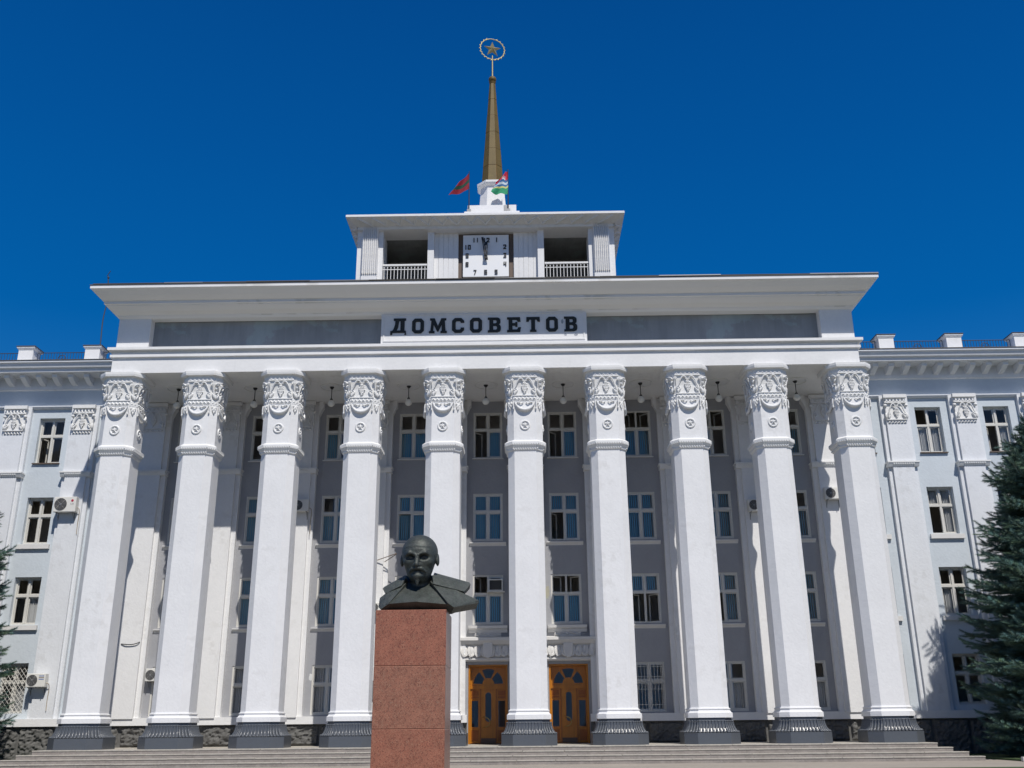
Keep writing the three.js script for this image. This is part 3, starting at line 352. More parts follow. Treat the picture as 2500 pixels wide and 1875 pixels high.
  num('12', .02, cy + .86); num('1', .53, cy + .87); num('2', .93, cy + .48); num('3', .93, cy + .02); num('4', .93, cy - .45); num('5', .50, cy - .88); num('6', -.01, cy - .88); num('7', -.53, cy - .88); num('8', -.92, cy - .45); num('9', -.92, cy + .02); num('10', -.90, cy + .48); num('11', -.50, cy + .87);
  const hand = (len, ang, w, tail) => [...(() => { const g = []; for (const s of [-1, 1]) g.push(new THREE.BoxGeometry(.045, len, .02).translate(s * w * .6, len / 2 + .05, 0).rotateZ(s * .035)); g.push(new THREE.BoxGeometry(w * 1.6, tail, .025).translate(0, -tail / 2, 0), new THREE.BoxGeometry(w * 1.2, .16, .024).translate(0, len, .002)); return g.map(q => q.rotateZ(ang)); })()];
  mesh('minute_hand', hand(.92, .17, .09, .26).map(q => q.translate(0, cy - .02, zc + .12)), M.black, ck); mesh('hour_hand', hand(.62, -.04, .11, .2).map(q => q.translate(0, cy - .02, zc + .16)), M.black, ck); mesh('hub', new THREE.CylinderGeometry(.05, .05, .2, 10).rotateX(Math.PI / 2).translate(0, cy - .02, zc + .1), M.black, ck);
}
// --- spire
{
  const sp = grp('spire', B); sp.position.set(.24, 0, -4.8);
  const oct = (secs) => octa(secs.map(([y, h]) => [y, h, h * .586]));
  mesh('lower_block', bx(-1.44, 1.44, 24.9, 26.66, -1.44, 1.44), M.white, sp); mesh('upper_block', bx(-1.27, 1.27, 26.66, 27.12, -1.27, 1.27), M.white, sp);
  mesh('spire_base', oct([[27.1, .80], [27.4, .72], [28.4, .64], [28.7, .64]]), M.white, sp); mesh('collar', oct([[28.66, .66], [28.72, .76], [28.8, .82], [28.92, .82], [28.96, .60]]), M.trim, sp);
  for (let f = 0; f < 8; f++) { const a = f * Math.PI / 4, k = Math.tan(Math.PI / 8), o = []; const yb = 28.94, yt = 35.55; const n = 6; for (let i = 0; i < n; i++) { const A = i / n, Bq = (i + 1) / n; const h = (t) => .585 + (.155 - .585) * t; const yA = yb + (yt - yb) * A + .008, yB = yb + (yt - yb) * Bq - .008; const ha = h(A) + (i % 2) * .006, hb = h(Bq) + (i % 2) * .006; quad(o, [-ha * k * .97, yA, ha], [ha * k * .97, yA, ha], [hb * k * .97, yB, hb], [-hb * k * .97, yB, hb]); } mesh('spire_sheet', tris(o).rotateY(a), M.gold, sp); }
  mesh('spire_core', oct([[28.94, .57], [35.56, .14]]), M.woodDark, sp);
  mesh('ball', [ball(0, 35.88, 0, .22, .2, .22, 16, 10), new THREE.CylinderGeometry(.2, .15, .14, 12).translate(0, 35.62, 0)], M.gold, sp); mesh('mast', rod([0, 35.9, 0], [0, 37.5, 0], .05, .04, 8), M.starGold, sp);
  const p = []; for (let i = 0; i < 10; i++) { const a = Math.PI / 2 + i * Math.PI / 5, r = i % 2 ? .21 : .52; p.push([r * Math.cos(a), r * Math.sin(a)]); } const o = []; for (let i = 0; i < 10; i++) { const q = p[i], s = p[(i + 1) % 10]; o.push(0, 0, .14, q[0], q[1], 0, s[0], s[1], 0, 0, 0, -.14, s[0], s[1], 0, q[0], q[1], 0); } const st = mesh('star', tris(o).rotateY(.25).translate(0, 37.95, 0), M.starGold, sp);
  const lv = [new THREE.TorusGeometry(.70, .025, 6, 40)]; for (let i = 0; i < 44; i++) { const a = -Math.PI / 2 + (i + .5) / 44 * 2 * Math.PI; if (Math.abs(Math.sin(a) - 1) < .03) continue; const side = i < 22 ? 1 : -1; const l = new THREE.SphereGeometry(1, 6, 4).scale(.085, .028, .02).rotateZ(a + Math.PI / 2 * side + (i % 2 ? .5 : -.5)); l.translate(.715 * Math.cos(a) + (i % 2 ? .02 : -.02) * Math.cos(a), .715 * Math.sin(a) + (i % 2 ? .02 : -.02) * Math.sin(a), .01); lv.push(l); } mesh('wreath', lv.map(q => (q.index ? q.toNonIndexed() : q).rotateY(.25).translate(0, 37.95, 0)), M.starGold, sp);
  mesh('hatch', bx(.62, .86, 26.75, 27.1, 1.272, 1.285), M.steel, sp);
}
// --- doors with canopies
for (const b of [-1, 0, 1]) {
  const d = grp('door', B), x = b * BAY, z = ZW - .42; d.position.set(x, 0, 0);
  const yT = 3.97, tr = 3.02;
  mesh('door_lining', [bx(-.875, -.80, PLAT + .005, yT - .002, z, ZW - .02), bx(.80, .875, PLAT + .005, yT - .002, z, ZW - .02), bx(-.80, .80, yT - .07, yT - .002, z, ZW - .02)], M.wood, d);
  const fan = shape([[-.8, tr + .05], [.8, tr + .05], [.8, yT - .07], [-.8, yT - .07]]); const pan = [];
  for (const [a0, a1] of [[.05, .92], [1.14, 2.0], [2.22, 3.09]]) { const pts = []; for (let i = 0; i <= 8; i++) { const a = a0 + (a1 - a0) * i / 8; pts.push([.66 * Math.cos(a), tr + .12 + .66 * Math.sin(a)]); } for (let i = 8; i >= 0; i--) { const a = a0 + (a1 - a0) * i / 8; pts.push([.27 * Math.cos(a), tr + .12 + .27 * Math.sin(a)]); } fan.holes.push(new THREE.Path(pts.map(q => new THREE.Vector2(...q)))); pan.push(pts); }
  mesh('fanlight', ext(fan, .06).translate(0, 0, z), M.wood, d); for (const pts of pan) mesh('pane', new THREE.ShapeGeometry(shape(pts)).translate(0, 0, z + .03), M.glass, d);
  mesh('transom', bx(-.8, .8, tr - .08, tr + .05, z - .02, z + .11), M.wood, d);
  const leaf = (x0, x1, pts, nm) => { const s = shape([[x0, PLAT + .03], [x1, PLAT + .03], [x1, tr - .08], [x0, tr - .08]]); s.holes.push(new THREE.Path(pts.map(q => new THREE.Vector2(...q)))); mesh(nm, ext(s, .05).translate(0, 0, z), M.wood, d); mesh('pane', new THREE.ShapeGeometry(shape(pts)).translate(0, 0, z + .025), M.glass, d); };
  const oval = []; for (let i = 0; i <= 10; i++) { const a = i / 10 * Math.PI; oval.push([.13 * Math.cos(a), 2.66 + .13 * Math.sin(a)]); } for (let i = 0; i <= 10; i++) { const a = Math.PI + i / 10 * Math.PI; oval.push([.13 * Math.cos(a), 1.68 + .13 * Math.sin(a)]); }
  leaf(-.35, .35, oval, 'door_leaf'); leaf(-.8, -.36, [[-.74, 1.33], [-.45, 1.33], [-.45, 2.43], [-.74, 2.43]], 'side_leaf'); leaf(.36, .8, [[.45, 1.33], [.74, 1.33], [.74, 2.43], [.45, 2.43]], 'side_leaf');
  for (const s of [-1, 1]) { mesh('moulding', [bx(s * .595 - .16, s * .595 + .16, 2.55, 2.62, z + .045, z + .075), bx(s * .595 - .16, s * .595 + .16, 2.66, 2.86, z + .045, z + .065), bx(s * .595 - .16, s * .595 + .16, .75, 1.2, z + .045, z + .062), bx(s * .355 - .022, s * .355 + .022, PLAT + .03, tr - .085, z + .04, z + .085)], M.woodDark, d); }
  mesh('kick_plate', bx(-.33, .33, PLAT + .04, .86, z + .051, z + .058), M.brown, d);
  mesh('handle', tube([[-.22, 1.75, z + .06], [-.12, 1.74, z + .13], [.03, 1.66, z + .14], [.08, 1.53, z + .14], [.03, 1.40, z + .14], [-.12, 1.33, z + .13], [-.22, 1.33, z + .06]], .02, 24, 6), M.brass, d);
  // canopy with shell relief
  const c = grp('door_canopy', B); c.position.set(x, 0, ZW);
  mesh('canopy_slab', sweepX(-1.3, 1.3, [[0, 4.84], [.30, 4.84], [.34, 4.90], [.42, 5.0], [.42, 5.12], [0, 5.18]]), M.sill, c); mesh('relief_ground', bx(-1.18, 1.18, 4.24, 4.84, 0, .17), M.sill, c); mesh('lower_band', sweepX(-1.2, 1.2, [[0, 4.1], [.18, 4.1], [.24, 4.17], [.24, 4.24], [0, 4.26]]), M.sill, c);
  mesh('frame_board', bx(-1.18, 1.18, 3.98, 4.1, 0, .05), M.grey, c);
  for (let k = 0; k < 8; k++) { const X = -1.03 + k * (2.06 / 7), s = X < 0 ? 1 : -1; const g = [ball(X, 4.54, .16, .135, .27, .10, 10, 8)]; for (let j = 0; j < 3; j++) { const r = .075 + j * .04; g.push(tube([[X - s * (r * .9), 4.76 - j * .015, .22], [X - s * r, 4.5, .285], [X - s * r * .3, 4.36 - j * .03, .30], [X + s * r * .9, 4.44 - j * .02, .27], [X + s * r * 1.1, 4.62, .22]], .026, 12, 5)); } mesh('shell', g, M.sill, c); }
  const sh = shape([[-.2, 4.9], [.2, 4.9], [.2, 4.5], [.12, 4.33], [0, 4.27], [-.12, 4.33], [-.2, 4.5]]); mesh('shield', ext(sh, .06, .02).translate(0, -.04, .26), M.sill, c);
  mesh('window_ledge', [sweepX(-.88, .88, [[0, 5.36], [.08, 5.36], [.12, 5.48], [.24, 5.54], [.26, 5.66], [0, 5.68]]), bx(-.6, .6, 5.18, 5.37, 0, .06), ...[-1, 1].map(s => tube([[s * .06, 5.3, .08], [s * .25, 5.33, .09], [s * .45, 5.24, .09], [s * .56, 5.27, .09], [s * .53, 5.34, .09]], .03, 14, 6)), ball(0, 5.3, .08, .1, .06, .05)], M.sill, c);
}
// --- flaked paint and repair patches
{
  const blob = (cx, cy, rx, ry, sd) => { seed = sd; const n = 22, p = []; for (let i = 0; i < n; i++) { const a = i / n * 2 * Math.PI, r = rr(.65, 1.1); p.push([cx + rx * r * Math.cos(a), cy + ry * r * Math.sin(a)]); } return shape(p); };
  M.patch = stdm(.50, .48, .38, .95, { map: stainMap, tile: 2 }); M.smudge = stdm(.42, .45, .50, .95, { map: stainMap, tile: 1.5 }); M.repair = stdm(.66, .665, .66, .9, { map: plasterMap, tile: 2 });
  mesh('paint_patch', ext(blob(2.72, 7.15, .13, .33, 5), .004).translate(0, 0, ZW), M.patch, B);
  mesh('paint_patch', ext(blob(-9.0 + 1.05, 3.5, .10, .16, 8), .004).translate(0, 0, ZW), M.repair, B);
  for (const [x, y, a, b, k] of [[3.55, 18.62, .07, .12, 11], [3.68, 17.98, .08, .07, 12], [4.15, 17.97, .10, .07, 13]]) mesh('paint_patch', ext(blob(x, y, a, b, k), .003).translate(0, 0, .801), M.smudge, B);
}
// --- lamps under the porch ceiling
for (let b = -4; b <= 4; b++) {
  mesh('ceiling_rosette', new THREE.TorusGeometry(.52, .035, 6, 36).rotateX(Math.PI / 2).translate(b * BAY, 16.395, -1.45), M.white, B);
  const l = thing('pendant_lamp', 'white glass globe lamp hanging from the porch ceiling between columns', 'lamp', 'globe lamps along the porch ceiling'); l.position.set(b * BAY, 16.4, -1.45);
  mesh('canopy_rose', new THREE.CylinderGeometry(.11, .06, .09, 14).translate(0, -.045, 0), M.black, l); mesh('stem', rod([0, -.08, 0], [0, -.60, 0], .018, .018, 8), M.black, l); mesh('gallery', new THREE.CylinderGeometry(.05, .085, .09, 12).translate(0, -.62, 0), M.black, l); mesh('globe', ball(0, -.80, 0, .17, .17, .17, 24, 16), M.globe, l);
}
// ------------------------------------------------------------------ things fixed to the building
function acUnit(x, y, z, w, h, label, o = {}) {
  const a = thing('air_conditioner', label, 'air conditioner', o.group); a.position.set(x, y, z); a.rotation.y = o.ry || 0;
  const d = .3, fx = -w * .18, mat = o.mat || M.acWhite;
  mesh('casing', new RoundedBoxGeometry(w, h, d, 2, .025).translate(0, h / 2, d / 2 + .06), mat, a);
  const r = Math.min(h * .40, w * .3); mesh('fan_recess', new THREE.CylinderGeometry(r, r, .012, 28).rotateX(Math.PI / 2).translate(fx, h / 2, d + .063), M.acDark, a);
  const gr = []; for (let k = 1; k <= 5; k++) gr.push(new THREE.TorusGeometry(r * k / 5, .006, 4, 28).translate(fx, h / 2, d + .074)); for (let k = 0; k < 8; k++) { const A = k * Math.PI / 4; gr.push(rod([fx, h / 2, d + .074], [fx + r * Math.cos(A), h / 2 + r * Math.sin(A), d + .074], .006, .006, 4)); } mesh('fan_guard', gr, M.steel, a);
  mesh('fan_hub', new THREE.CylinderGeometry(r * .2, r * .2, .016, 14).rotateX(Math.PI / 2).translate(fx, h / 2, d + .078), M.steel, a);
  if (o.logo) { mesh('badge', new THREE.CylinderGeometry(.06, .06, .006, 20).rotateX(Math.PI / 2).translate(w * .33, h * .74, d + .064), M.redLogo, a); mesh('lettering', [bx(w * .27, w * .29, h * .48, h * .56, d + .058, d + .0645), bx(w * .27, w * .32, h * .48, h * .495, d + .058, d + .0645), bx(w * .345, w * .36, h * .48, h * .56, d + .058, d + .0645), bx(w * .345, w * .40, h * .545, h * .56, d + .058, d + .0645), bx(w * .345, w * .40, h * .48, h * .495, d + .058, d + .0645), bx(w * .385, w * .40, h * .48, h * .525, d + .058, d + .0645)], M.steel, a); }
  if (o.vents) for (let k = 0; k < 3; k++) mesh('vent_slot', bx(w * .16, w * .42, h * (.55 + k * .12), h * (.60 + k * .12), d + .055, d + .0645), k === 1 ? M.rust : M.blueLogo, a);
  for (const s of [-1, 1]) mesh('bracket', [bx(s * w * .36 - .015, s * w * .36 + .015, -.03, -.005, 0, d + .08), rod([s * w * .36, -.02, d], [s * w * .36, -.28, .01], .012, .012, 5), bx(s * w * .36 - .015, s * w * .36 + .015, -.34, 0, 0, .02)], M.steel, a);
  mesh('pipe', tube([[w / 2 - .02, h * .3, .2], [w / 2 + .07, h * .28, .18], [w / 2 + .09, 0, .08], [w / 2 + .06, -.5, .03], [w / 2 + .07, -1.0, .03]], .018, 18, 6), M.copper, a);
  return a;
}
acUnit(-19.86, 11.02, -3.6, 1.05, .72, 'white air conditioner with round red badge beside a third floor wing window', { logo: true });
acUnit(-20.02, 3.17, -3.6, .86, .58, 'small beige air conditioner with dark vent stripes beside the latticed ground floor window', { vents: true });
acUnit(-8.72, 10.9, -3.5, .75, .56, 'pale air conditioner on the pilaster behind the third column from the badged unit', { ry: .0 });
acUnit(12.52, 10.66, -3.5, .80, .56, 'shaded air conditioner half hidden behind the column second from the big spruce');
acUnit(16.12, 11.18, -3.5, .80, .56, 'air conditioner on the pilaster behind the end column next to the big spruce');
acUnit(-14.92, 3.38, ZW, .7, .55, 'air conditioner low on the grey wall near the short black cable');
acUnit(-4.98, 6.26, -3.5, .6, .42, 'small white box with blue sticker on pilaster behind the bronze bust', { vents: true });
{ const a = thing('window_air_conditioner', 'boxy white air conditioner set in an upper window pane above the door', 'air conditioner'); a.position.set(.36, 7.2, ZW); mesh('casing', [bx(-.32, -.28, 0, .52, -.35, .32), bx(.28, .32, 0, .52, -.35, .32), bx(-.28, .28, 0, .04, -.35, .32), bx(-.28, .28, .48, .52, -.35, .32)], M.acWhite, a); mesh('grille', [bx(-.28, .28, .04, .48, .22, .24), ...Array.from({ length: 9 }, (_, i) => bx(-.28, .28, .06 + i * .047, .072 + i * .047, .24, .27))], M.acDark, a); mesh('support', [bx(-.4, .42, -.05, -.02, 0, .36), bx(-.4, -.38, -.3, -.02, 0, .03)], M.acWhite, a); }
{ const p = thing('wall_plaque', 'grey metal name plaque on the pilaster beside the granite pedestal', 'plaque'); mesh('plate', bx(-5.42, -4.78, 2.5, 3.28, -3.495, -3.47), M.steel, p); mesh('plate_frame', [bx(-5.45, -5.42, 2.47, 3.31, -3.495, -3.455), bx(-4.78, -4.75, 2.47, 3.31, -3.495, -3.455), bx(-5.42, -4.78, 3.28, 3.31, -3.495, -3.455), bx(-5.42, -4.78, 2.47, 2.5, -3.495, -3.455)], M.brown, p); }
{ const c = thing('cable', 'short black cable sagging across the sunlit pilaster behind first column', 'cable'); mesh('wire', tube([[-16.5, 5.0, -3.48], [-16.3, 4.98, -3.44], [-16.0, 4.97, -3.44], [-15.75, 5.03, -3.44], [-15.66, 5.08, -3.48]], .02, 20, 6), M.black, c); }
{ const c = thing('flag_bracket', 'pair of thin slanting metal rods on the pilaster beside the bronze head', 'bracket'); mesh('bar', rod([-5.25, 8.58, -3.49], [-4.15, 8.86, -3.05], .02, .02, 6), M.rust, c); mesh('bar', rod([-4.75, 8.55, -3.49], [-4.15, 8.83, -3.05], .02, .02, 6), M.rust, c); }
{ const c = thing('antenna_mast', 'thin crooked antenna mast rising behind a parapet post of the wing roof', 'antenna'); mesh('mast', tube([[-20.1, 18.4, -5], [-20.08, 20, -5.05], [-20.2, 21.6, -5.2], [-20.15, 23, -5.3], [-20.3, 24.2, -5.3]], .03, 20, 6), M.iron, c); mesh('clamp', [ball(-20.27, 24.1, -5.3, .06), rod([-20.35, 24.2, -5.3], [-20.2, 24.5, -5.3], .02, .02, 5)], M.iron, c); }
{ // two roof flags
  const flagMat = (fn) => new THREE.MeshPhysicalMaterial({ map: tex(256, fn, true), roughness: .85, transmission: .15, thickness: 0, side: THREE.DoubleSide });
  const f1 = flagMat((u, v) => { const s = v < .375 ? 0 : v < .625 ? 1 : 0; const w = .9 + .2 * (nA(u, v) - .5); return s ? [.008 * w, .07 * w, .04 * w] : [.28 * w, .006 * w, .025 * w]; });
  const f2 = flagMat((u, v) => { const y = v + .02 * Math.sin(u * 14); if (y > .66) { if (Math.abs(u - .35) < .13 && y < .80 && (y < .72 || Math.floor(u * 26) % 2)) return [.75, .75, .75]; return [.60, .02, .06]; } if (y > .36) return Math.abs(y - .5) < .05 ? [.6, .68, .72] : [.05, .16, .35]; if (y > .28) return [.65, .60, .22]; return [.03, .30, .14]; });
  const cloth = (P, nu, nv) => { const g = new THREE.PlaneGeometry(1, 1, nu, nv), p = g.attributes.position; for (let i = 0; i < p.count; i++) { const q = P(p.getX(i) + .5, p.getY(i) + .5); p.setXYZ(i, ...q); } g.computeVertexNormals(); return g; };
  const mk = (label, x, yb, yt, P, mat) => { const f = thing('flag', label, 'flag', 'flags on the tower roof'); f.position.set(x, 26.66, -3.44); mesh('pole', rod([0, .1, 0], [0, yt - 26.66, 0], .028, .02, 8), M.black, f); mesh('foot', bx(-.1, .1, 0, .16, -.06, .06), M.steel, f); const m = new THREE.Mesh(cloth(P, 40, 24), mat); m.name = 'cloth'; m.castShadow = m.receiveShadow = true; f.add(m); };
  mk('drooping red flag with green stripe on the pole left of spire', -.96, 26.7, 29.1, (u, v) => { const top = 2.38 - 1.12 * u - .05 * Math.sin(u * 6); return [-u * 1.0 + .06 * Math.sin(v * 5 + u * 4) * u, top - (1 - v) * (.98 - .66 * u), .13 * Math.sin(u * 8 + v * 4) * (.2 + u)]; }, f1);
  mk('crumpled red blue and green flag hanging right of the spire', 1.09, 26.7, 29.2, (u, v) => { const y = 2.5 - 1.45 * (1 - v); const len = .55 + .35 * (1 - v); return [-u * len * (v > .75 ? .55 + (1 - v) * 1.8 : 1), y - u * (.5 * v - .05) - .05 * Math.sin(u * 10), .12 * Math.sin(u * 8 + v * 5) * (.2 + u)]; }, f2);
}
// ------------------------------------------------------------------ pedestal and bust
{
  const p = thing('pedestal', 'tall square red granite pedestal carrying the dark bronze bust', 'pedestal'); p.position.set(.15, 0, 27.5);
  const cuts = [0, .52, 1.3, 2.1, 2.84]; for (let k = 0; k < 4; k++) { const w = k === 0 ? 1.06 : .965; const g = new RoundedBoxGeometry(w, cuts[k + 1] - cuts[k] - .004, w + .02, 2, .009).translate(0, (cuts[k] + cuts[k + 1]) / 2, 0); const gm = M.granite.clone(); gm.userData.tile = .62; gm.color.multiply(new THREE.Color().setRGB(...[[.96, .96, .96], [1.0, .97, .96], [.97, 1.03, 1.04], [1.02, .97, .95]][k])); const m = mesh('granite_block', g, gm, p); const uv = m.geometry.attributes.uv; for (let i = 0; i < uv.count; i++) uv.setXY(i, uv.getX(i) + k * .37, uv.getY(i) + k * .21); }
  mesh('joint_bed', bx(-.476, .476, .45, 2.83, -.486, .486), M.granite, p);
}
function mcGeo(sdf, c, half, res) {
  const mc = new MarchingCubes(res, new THREE.MeshStandardMaterial(), false, false, 220000); mc.isolation = 0; const f = mc.field;
  for (let k = 0; k < res; k++) for (let j = 0; j < res; j++) for (let i = 0; i < res; i++) { const x = (i - res / 2) / (res / 2) * half + c[0], y = (j - res / 2) / (res / 2) * half + c[1], z = (k - res / 2) / (res / 2) * half + c[2]; f[i + j * res + k * res * res] = -sdf(x, y, z); }
  mc.update(); const n = mc.count; let g = new THREE.BufferGeometry(); const a = mc.positionArray.slice(0, n * 3); for (let i = 0; i < n; i++) for (let k = 0; k < 3; k++) a[i * 3 + k] = a[i * 3 + k] * half + c[k]; g.setAttribute('position', new THREE.BufferAttribute(new Float32Array(a), 3));
  g = mergeVertices(g, 1e-4); g.computeVertexNormals(); return g;
}
{
  const b = thing('bust', 'dark bronze bust of a bald bearded man in a wide collared coat', 'statue'); b.position.set(.15, 2.84, 27.5);
  const smin = (a, c, k) => { const h = Math.max(0, k - Math.abs(a - c)) / k; return Math.min(a, c) - h * h * k * .25; }, smax = (a, c, k) => -smin(-a, -c, k);
  const ell = (x, y, z, cx, cy, cz, a, bb, c) => { const X = (x - cx) / a, Y = (y - cy) / bb, Z = (z - cz) / c; const l = Math.sqrt(X * X + Y * Y + Z * Z), m = Math.sqrt(X * X / a / a + Y * Y / bb / bb + Z * Z / c / c); return m < 1e-6 ? -Math.min(a, bb, c) : l * (l - 1) / m; };
  const cap = (x, y, z, A, Bq, r1, r2) => { const dx = Bq[0] - A[0], dy = Bq[1] - A[1], dz = Bq[2] - A[2]; let t = ((x - A[0]) * dx + (y - A[1]) * dy + (z - A[2]) * dz) / (dx * dx + dy * dy + dz * dz); t = Math.min(1, Math.max(0, t)); return Math.hypot(x - A[0] - t * dx, y - A[1] - t * dy, z - A[2] - t * dz) - (r1 + (r2 - r1) * t); };
  const head = (x, y, z) => { const ax = Math.abs(x);
    let d = ell(x, y, z, 0, .14, -.05, .395, .39, .45); d = smin(d, ell(x, y, z, 0, .12, .1, .345, .33, .31), .1); d = smin(d, ell(x, y, z, 0, -.13, .06, .315, .39, .33), .12); d = smin(d, ell(x, y, z, 0, -.33, .14, .20, .165, .21), .1);
    d = smin(d, ell(ax, y, z, .22, -.07, .22, .10, .085, .11), .08);
    d = smin(d, cap(ax, y, z, [.03, .05, .41], [.17, .108, .375], .040, .044), .04); d = smin(d, cap(ax, y, z, [.17, .108, .375], [.28, .06, .255], .044, .03), .05);
    d = smax(d, -ell(ax, y, z, .15, .012, .415, .115, .068, .13), .04); d = smin(d, ell(ax, y, z, .15, -.005, .262, .074, .058, .066), .012); d = smin(d, cap(ax, y, z, [.08, -.012, .345], [.15, .028, .338], .013, .016), .02); d = smin(d, cap(ax, y, z, [.15, .028, .338], [.225, -.005, .285], .016, .012), .02); d = smin(d, cap(ax, y, z, [.09, -.04, .34], [.21, -.04, .30], .014, .012), .03);
    d = smin(d, cap(x, y, z, [0, .06, .375], [0, -.13, .475], .036, .05), .045); d = smin(d, ell(x, y, z, 0, -.145, .475, .05, .045, .05), .03); d = smin(d, ell(ax, y, z, .06, -.155, .425, .042, .04, .05), .025); d = smax(d, -ell(ax, y, z, .035, -.19, .45, .018, .02, .03), .015);
    d = smax(d, -cap(ax, y, z, [.10, -.15, .43], [.17, -.27, .37], .018, .016), .03);
    d = smin(d, cap(ax, y, z, [.015, -.215, .435], [.10, -.235, .40], .042, .04), .025); d = smin(d, cap(ax, y, z, [.10, -.235, .40], [.185, -.30, .32], .038, .014), .025);
    d = smax(d, -ell(x, y, z, 0, -.275, .43, .095, .018, .05), .02); d = smin(d, ell(x, y, z, 0, -.302, .385, .075, .026, .045), .02);
    d = smin(d, ell(x, y, z, 0, -.385, .335, .125, .075, .10), .03); d = smin(d, cap(x, y, z, [0, -.39, .35], [0, -.555, .36], .085, .03), .04);
    let e = ell(ax, y, z, .395, -.03, -.02, .045, .135, .085); e = smax(e, -ell(ax, y, z, .44, -.01, -.02, .025, .08, .045), .02); d = smin(d, e, .03);
    d = smin(d, cap(x, y, z, [0, -.30, -.12], [0, -.95, -.18], .235, .29), .06);
    const cr = .0035 * Math.sin(y * 62 + ax * 6) * sm(.16, .2, y) * (1 - sm(.30, .36, y)) * sm(.2, .3, z); return d + cr; };
  const hs = .645, tilt = .10, hg = mcGeo(head, [0, -.17, .0], .80, 132); hg.scale(hs, hs, hs).rotateX(tilt).rotateY(-.05).translate(.06, .755, .08); mesh('head', hg, M.bronze, b);
  const hull = (pts) => new ConvexGeometry(pts.map(p => V(...p)));
  mesh('chest', [hull([[-.36, .0, .28], [-.40, .0, -.30], [.46, .0, .28], [.46, .0, -.30], [-.36, .085, .42], [.06, .11, .45], [.50, .075, .40], [-.44, .2, -.2], [.62, .2, -.2], [-.20, .27, .22], [.32, .27, .22], [-.14, .42, .03], [.26, .42, .03], [-.3, .42, -.25], [.42, .42, -.25]])], M.bronze, b);
  // coat: two broad lapels and two collar wings, each a thick folded plate
  const plate = (pts, off) => hull([...pts, ...pts.map((p, i) => [p[0] + off[0], p[1] + off[1], p[2] + off[2]])]);
  mesh('lapel', plate([[.22, .43, .13], [.60, .30, .12], [.90, .175, .0], [.90, .135, .0], [.58, .03, .43], [.50, .085, .455]], [-.05, -.06, -.20]), M.bronzeRough, b);
  mesh('lapel', plate([[-.12, .41, .13], [-.38, .29, .12], [-.50, .215, .04], [-.51, .085, .08], [-.42, .02, .41], [-.32, .085, .445]], [.05, -.06, -.20]), M.bronzeRough, b);
  mesh('collar', plate([[.25, .50, .11], [.26, .58, -.07], [.76, .445, -.13], [.78, .41, -.08], [.70, .285, .10], [.27, .385, .20]], [-.02, -.05, -.12]), M.bronzeRough, b);
  mesh('collar', plate([[-.13, .49, .11], [-.16, .55, -.06], [-.46, .38, -.05], [-.47, .35, .0], [-.41, .265, .13], [-.18, .365, .20]], [.02, -.05, -.12]), M.bronzeRough, b);
  mesh('coat_back', hull([[-.48, .05, .05], [-.48, .22, -.0], [-.42, .02, -.32], [.5, .02, -.32], [.86, .14, -.0], [.84, .17, -.04], [.5, .3, -.3], [.3, .56, -.2], [-.2, .56, -.2], [-.4, .3, -.3], [.5, .01, .1]]), M.bronzeRough, b);
}
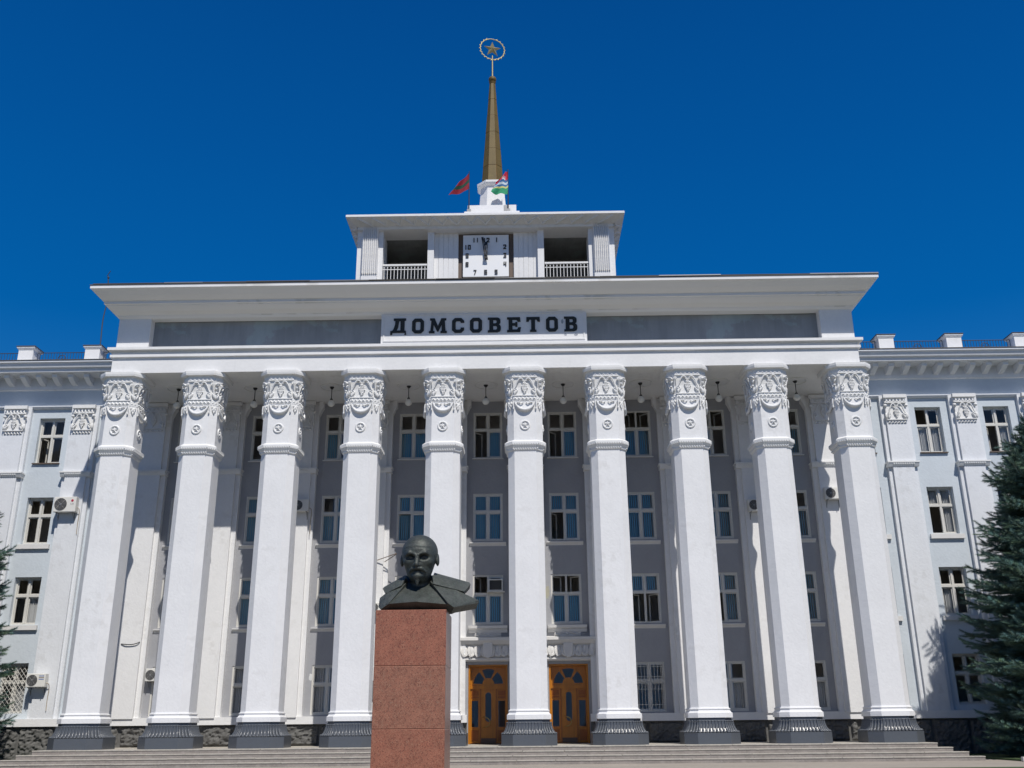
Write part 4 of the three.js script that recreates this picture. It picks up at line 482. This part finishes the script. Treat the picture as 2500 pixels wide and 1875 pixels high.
// ------------------------------------------------------------------ spruces
function spruce(x, z, H, R, sd, label, o = {}) {
  seed = sd; const t = thing('spruce_tree', label, 'tree'); t.position.set(x, 0, z);
  const lean = (y) => [.12 * Math.sin(y * .3 + sd), .1 * Math.cos(y * .27 + sd)];
  const tp = []; for (let i = 0; i <= 10; i++) { const y = H * i / 10; const [a, c] = lean(y); tp.push([a, y, c]); } mesh('trunk', tube(tp, .2, 30, 9, u => 1.15 * (1 - u) + .08), M.bark, t);
  const sprigs = [], br = []; const prof = (y) => R * (1 - Math.pow(y / H, o.pw || 2.4)) * (y < 1.5 ? .75 + .17 * y : 1);
  let y = .35, rot = 0; while (y < H - .15) {
    const n = y > H - 1.5 ? 6 : 9 + Math.floor(rnd() * 3); rot += 2.4;
    for (let k = 0; k < n; k++) {
      const a = rot + k * 2 * Math.PI / n + rr(-.22, .22), L = Math.max(.25, prof(y) * rr(.70, 1.1)); const yb = y + rr(-.15, .15); const dr = y < H * .75 ? rr(-.25, .02) : rr(.1, .5); const [lx, lz] = lean(yb); const ca = Math.cos(a), sa = Math.sin(a);
      const P = (u, side = 0) => { const r = L * u; return [lx + ca * r - sa * side, yb + dr * r + .16 * L * u * u * u + (y < H * .4 ? -.10 * L * u : 0), lz + sa * r + ca * side]; };
      br.push(tube([P(0), P(.4), P(.75), P(1)], .028, 5, 4, u => 1 - .75 * u));
      const m = Math.max(3, Math.round(L / .24)); for (let i = 0; i <= m; i++) { const u = .16 + .84 * i / m; const wdt = Math.min(.75, .12 + .34 * L * (1 - u) + .1) * rr(.8, 1.15);
        const put = (p, dir, s) => sprigs.push([p, dir, s]); const tip = P(Math.min(1.02, u + .08)), p0 = P(u); put(p0, [tip[0] - p0[0], tip[1] - p0[1] + .02, tip[2] - p0[2]], rr(.9, 1.25));
        for (const s of [-1, 1]) { const q = Math.max(1, Math.round(wdt / .17)); for (let j = 0; j < q; j++) { const w = wdt * (j + .6) / q; const p = P(u + .25 * w / L, s * w); p[1] += rr(-.1, .04) - .12 * w; const d = [ca * .8 - sa * s * .9, rr(-.15, .35), sa * .8 + ca * s * .9]; put(p, d, rr(.75, 1.15)); } } }
    }
    y += rr(.20, .31);
  }
  for (let k = 0; k < 10; k++) { const yy = H - .8 + k * .09; const [a, c] = lean(yy); sprigs.push([[a, yy, c], [rr(-.3, .3), 1, rr(-.3, .3)], 1]); }
  mesh('branches', br, M.bark, t);
  const inst = new THREE.InstancedMesh(sprigGeo, M.needle, sprigs.length); inst.name = 'crown'; inst.userData.kind = 'stuff'; inst.castShadow = inst.receiveShadow = true; const q = new THREE.Quaternion(), q2 = new THREE.Quaternion(), m4 = new THREE.Matrix4(), col = new THREE.Color();
  sprigs.forEach(([p, d, s], i) => { q.setFromUnitVectors(V(0, 1, 0), V(...d).normalize()); q2.setFromAxisAngle(V(0, 1, 0), rnd() * 6.28); q.multiply(q2); m4.compose(V(...p), q, V(s * 1.25, s * rr(1.0, 1.45), s * 1.25)); inst.setMatrixAt(i, m4); const g = rr(.6, 1.35), b = rr(0, 1); col.setRGB(g * (.75 + .2 * b), g, g * (.78 + .5 * (1 - b))); inst.setColorAt(i, col); });
  t.add(inst); console.log('sprigs', sprigs.length);
}
M.bark = stdm(.075, .055, .042, .95, { map: stoneMap, tile: .8 }); M.needle = stdm(.085, .135, .100, .65);
const sprigGeo = (() => { const o = []; seed = 99; for (let i = 0; i < 44; i++) { const h = .02 + .25 * i / 44, a = i * 2.4, l = .095 * (1 - .35 * i / 44), up = .085; const dx = Math.cos(a), dz = Math.sin(a), w = .0085; o.push(-dz * w, h, dx * w, dz * w, h, -dx * w, dx * l, h + up * rr(.5, 1.2), dz * l); } for (let k = 0; k < 3; k++) { const a = k * 2.1; o.push(Math.cos(a) * .009, 0, Math.sin(a) * .009, Math.cos(a + 2) * .009, 0, Math.sin(a + 2) * .009, 0, .27, 0); } return tris(o); })();
spruce(23.3, 1.5, 13.4, 3.85, 7331, 'tall dense blue green spruce casting its shadow on the wing wall', { pw: 2.6 });
spruce(-23.35, 1.2, 15.5, 3.75, 4242, 'spruce showing only branch tips before the wing with the latticed window');

scene.traverse((o) => { if (o.isMesh) o.castShadow = o.receiveShadow = true; });
renderer.render(scene, camera);
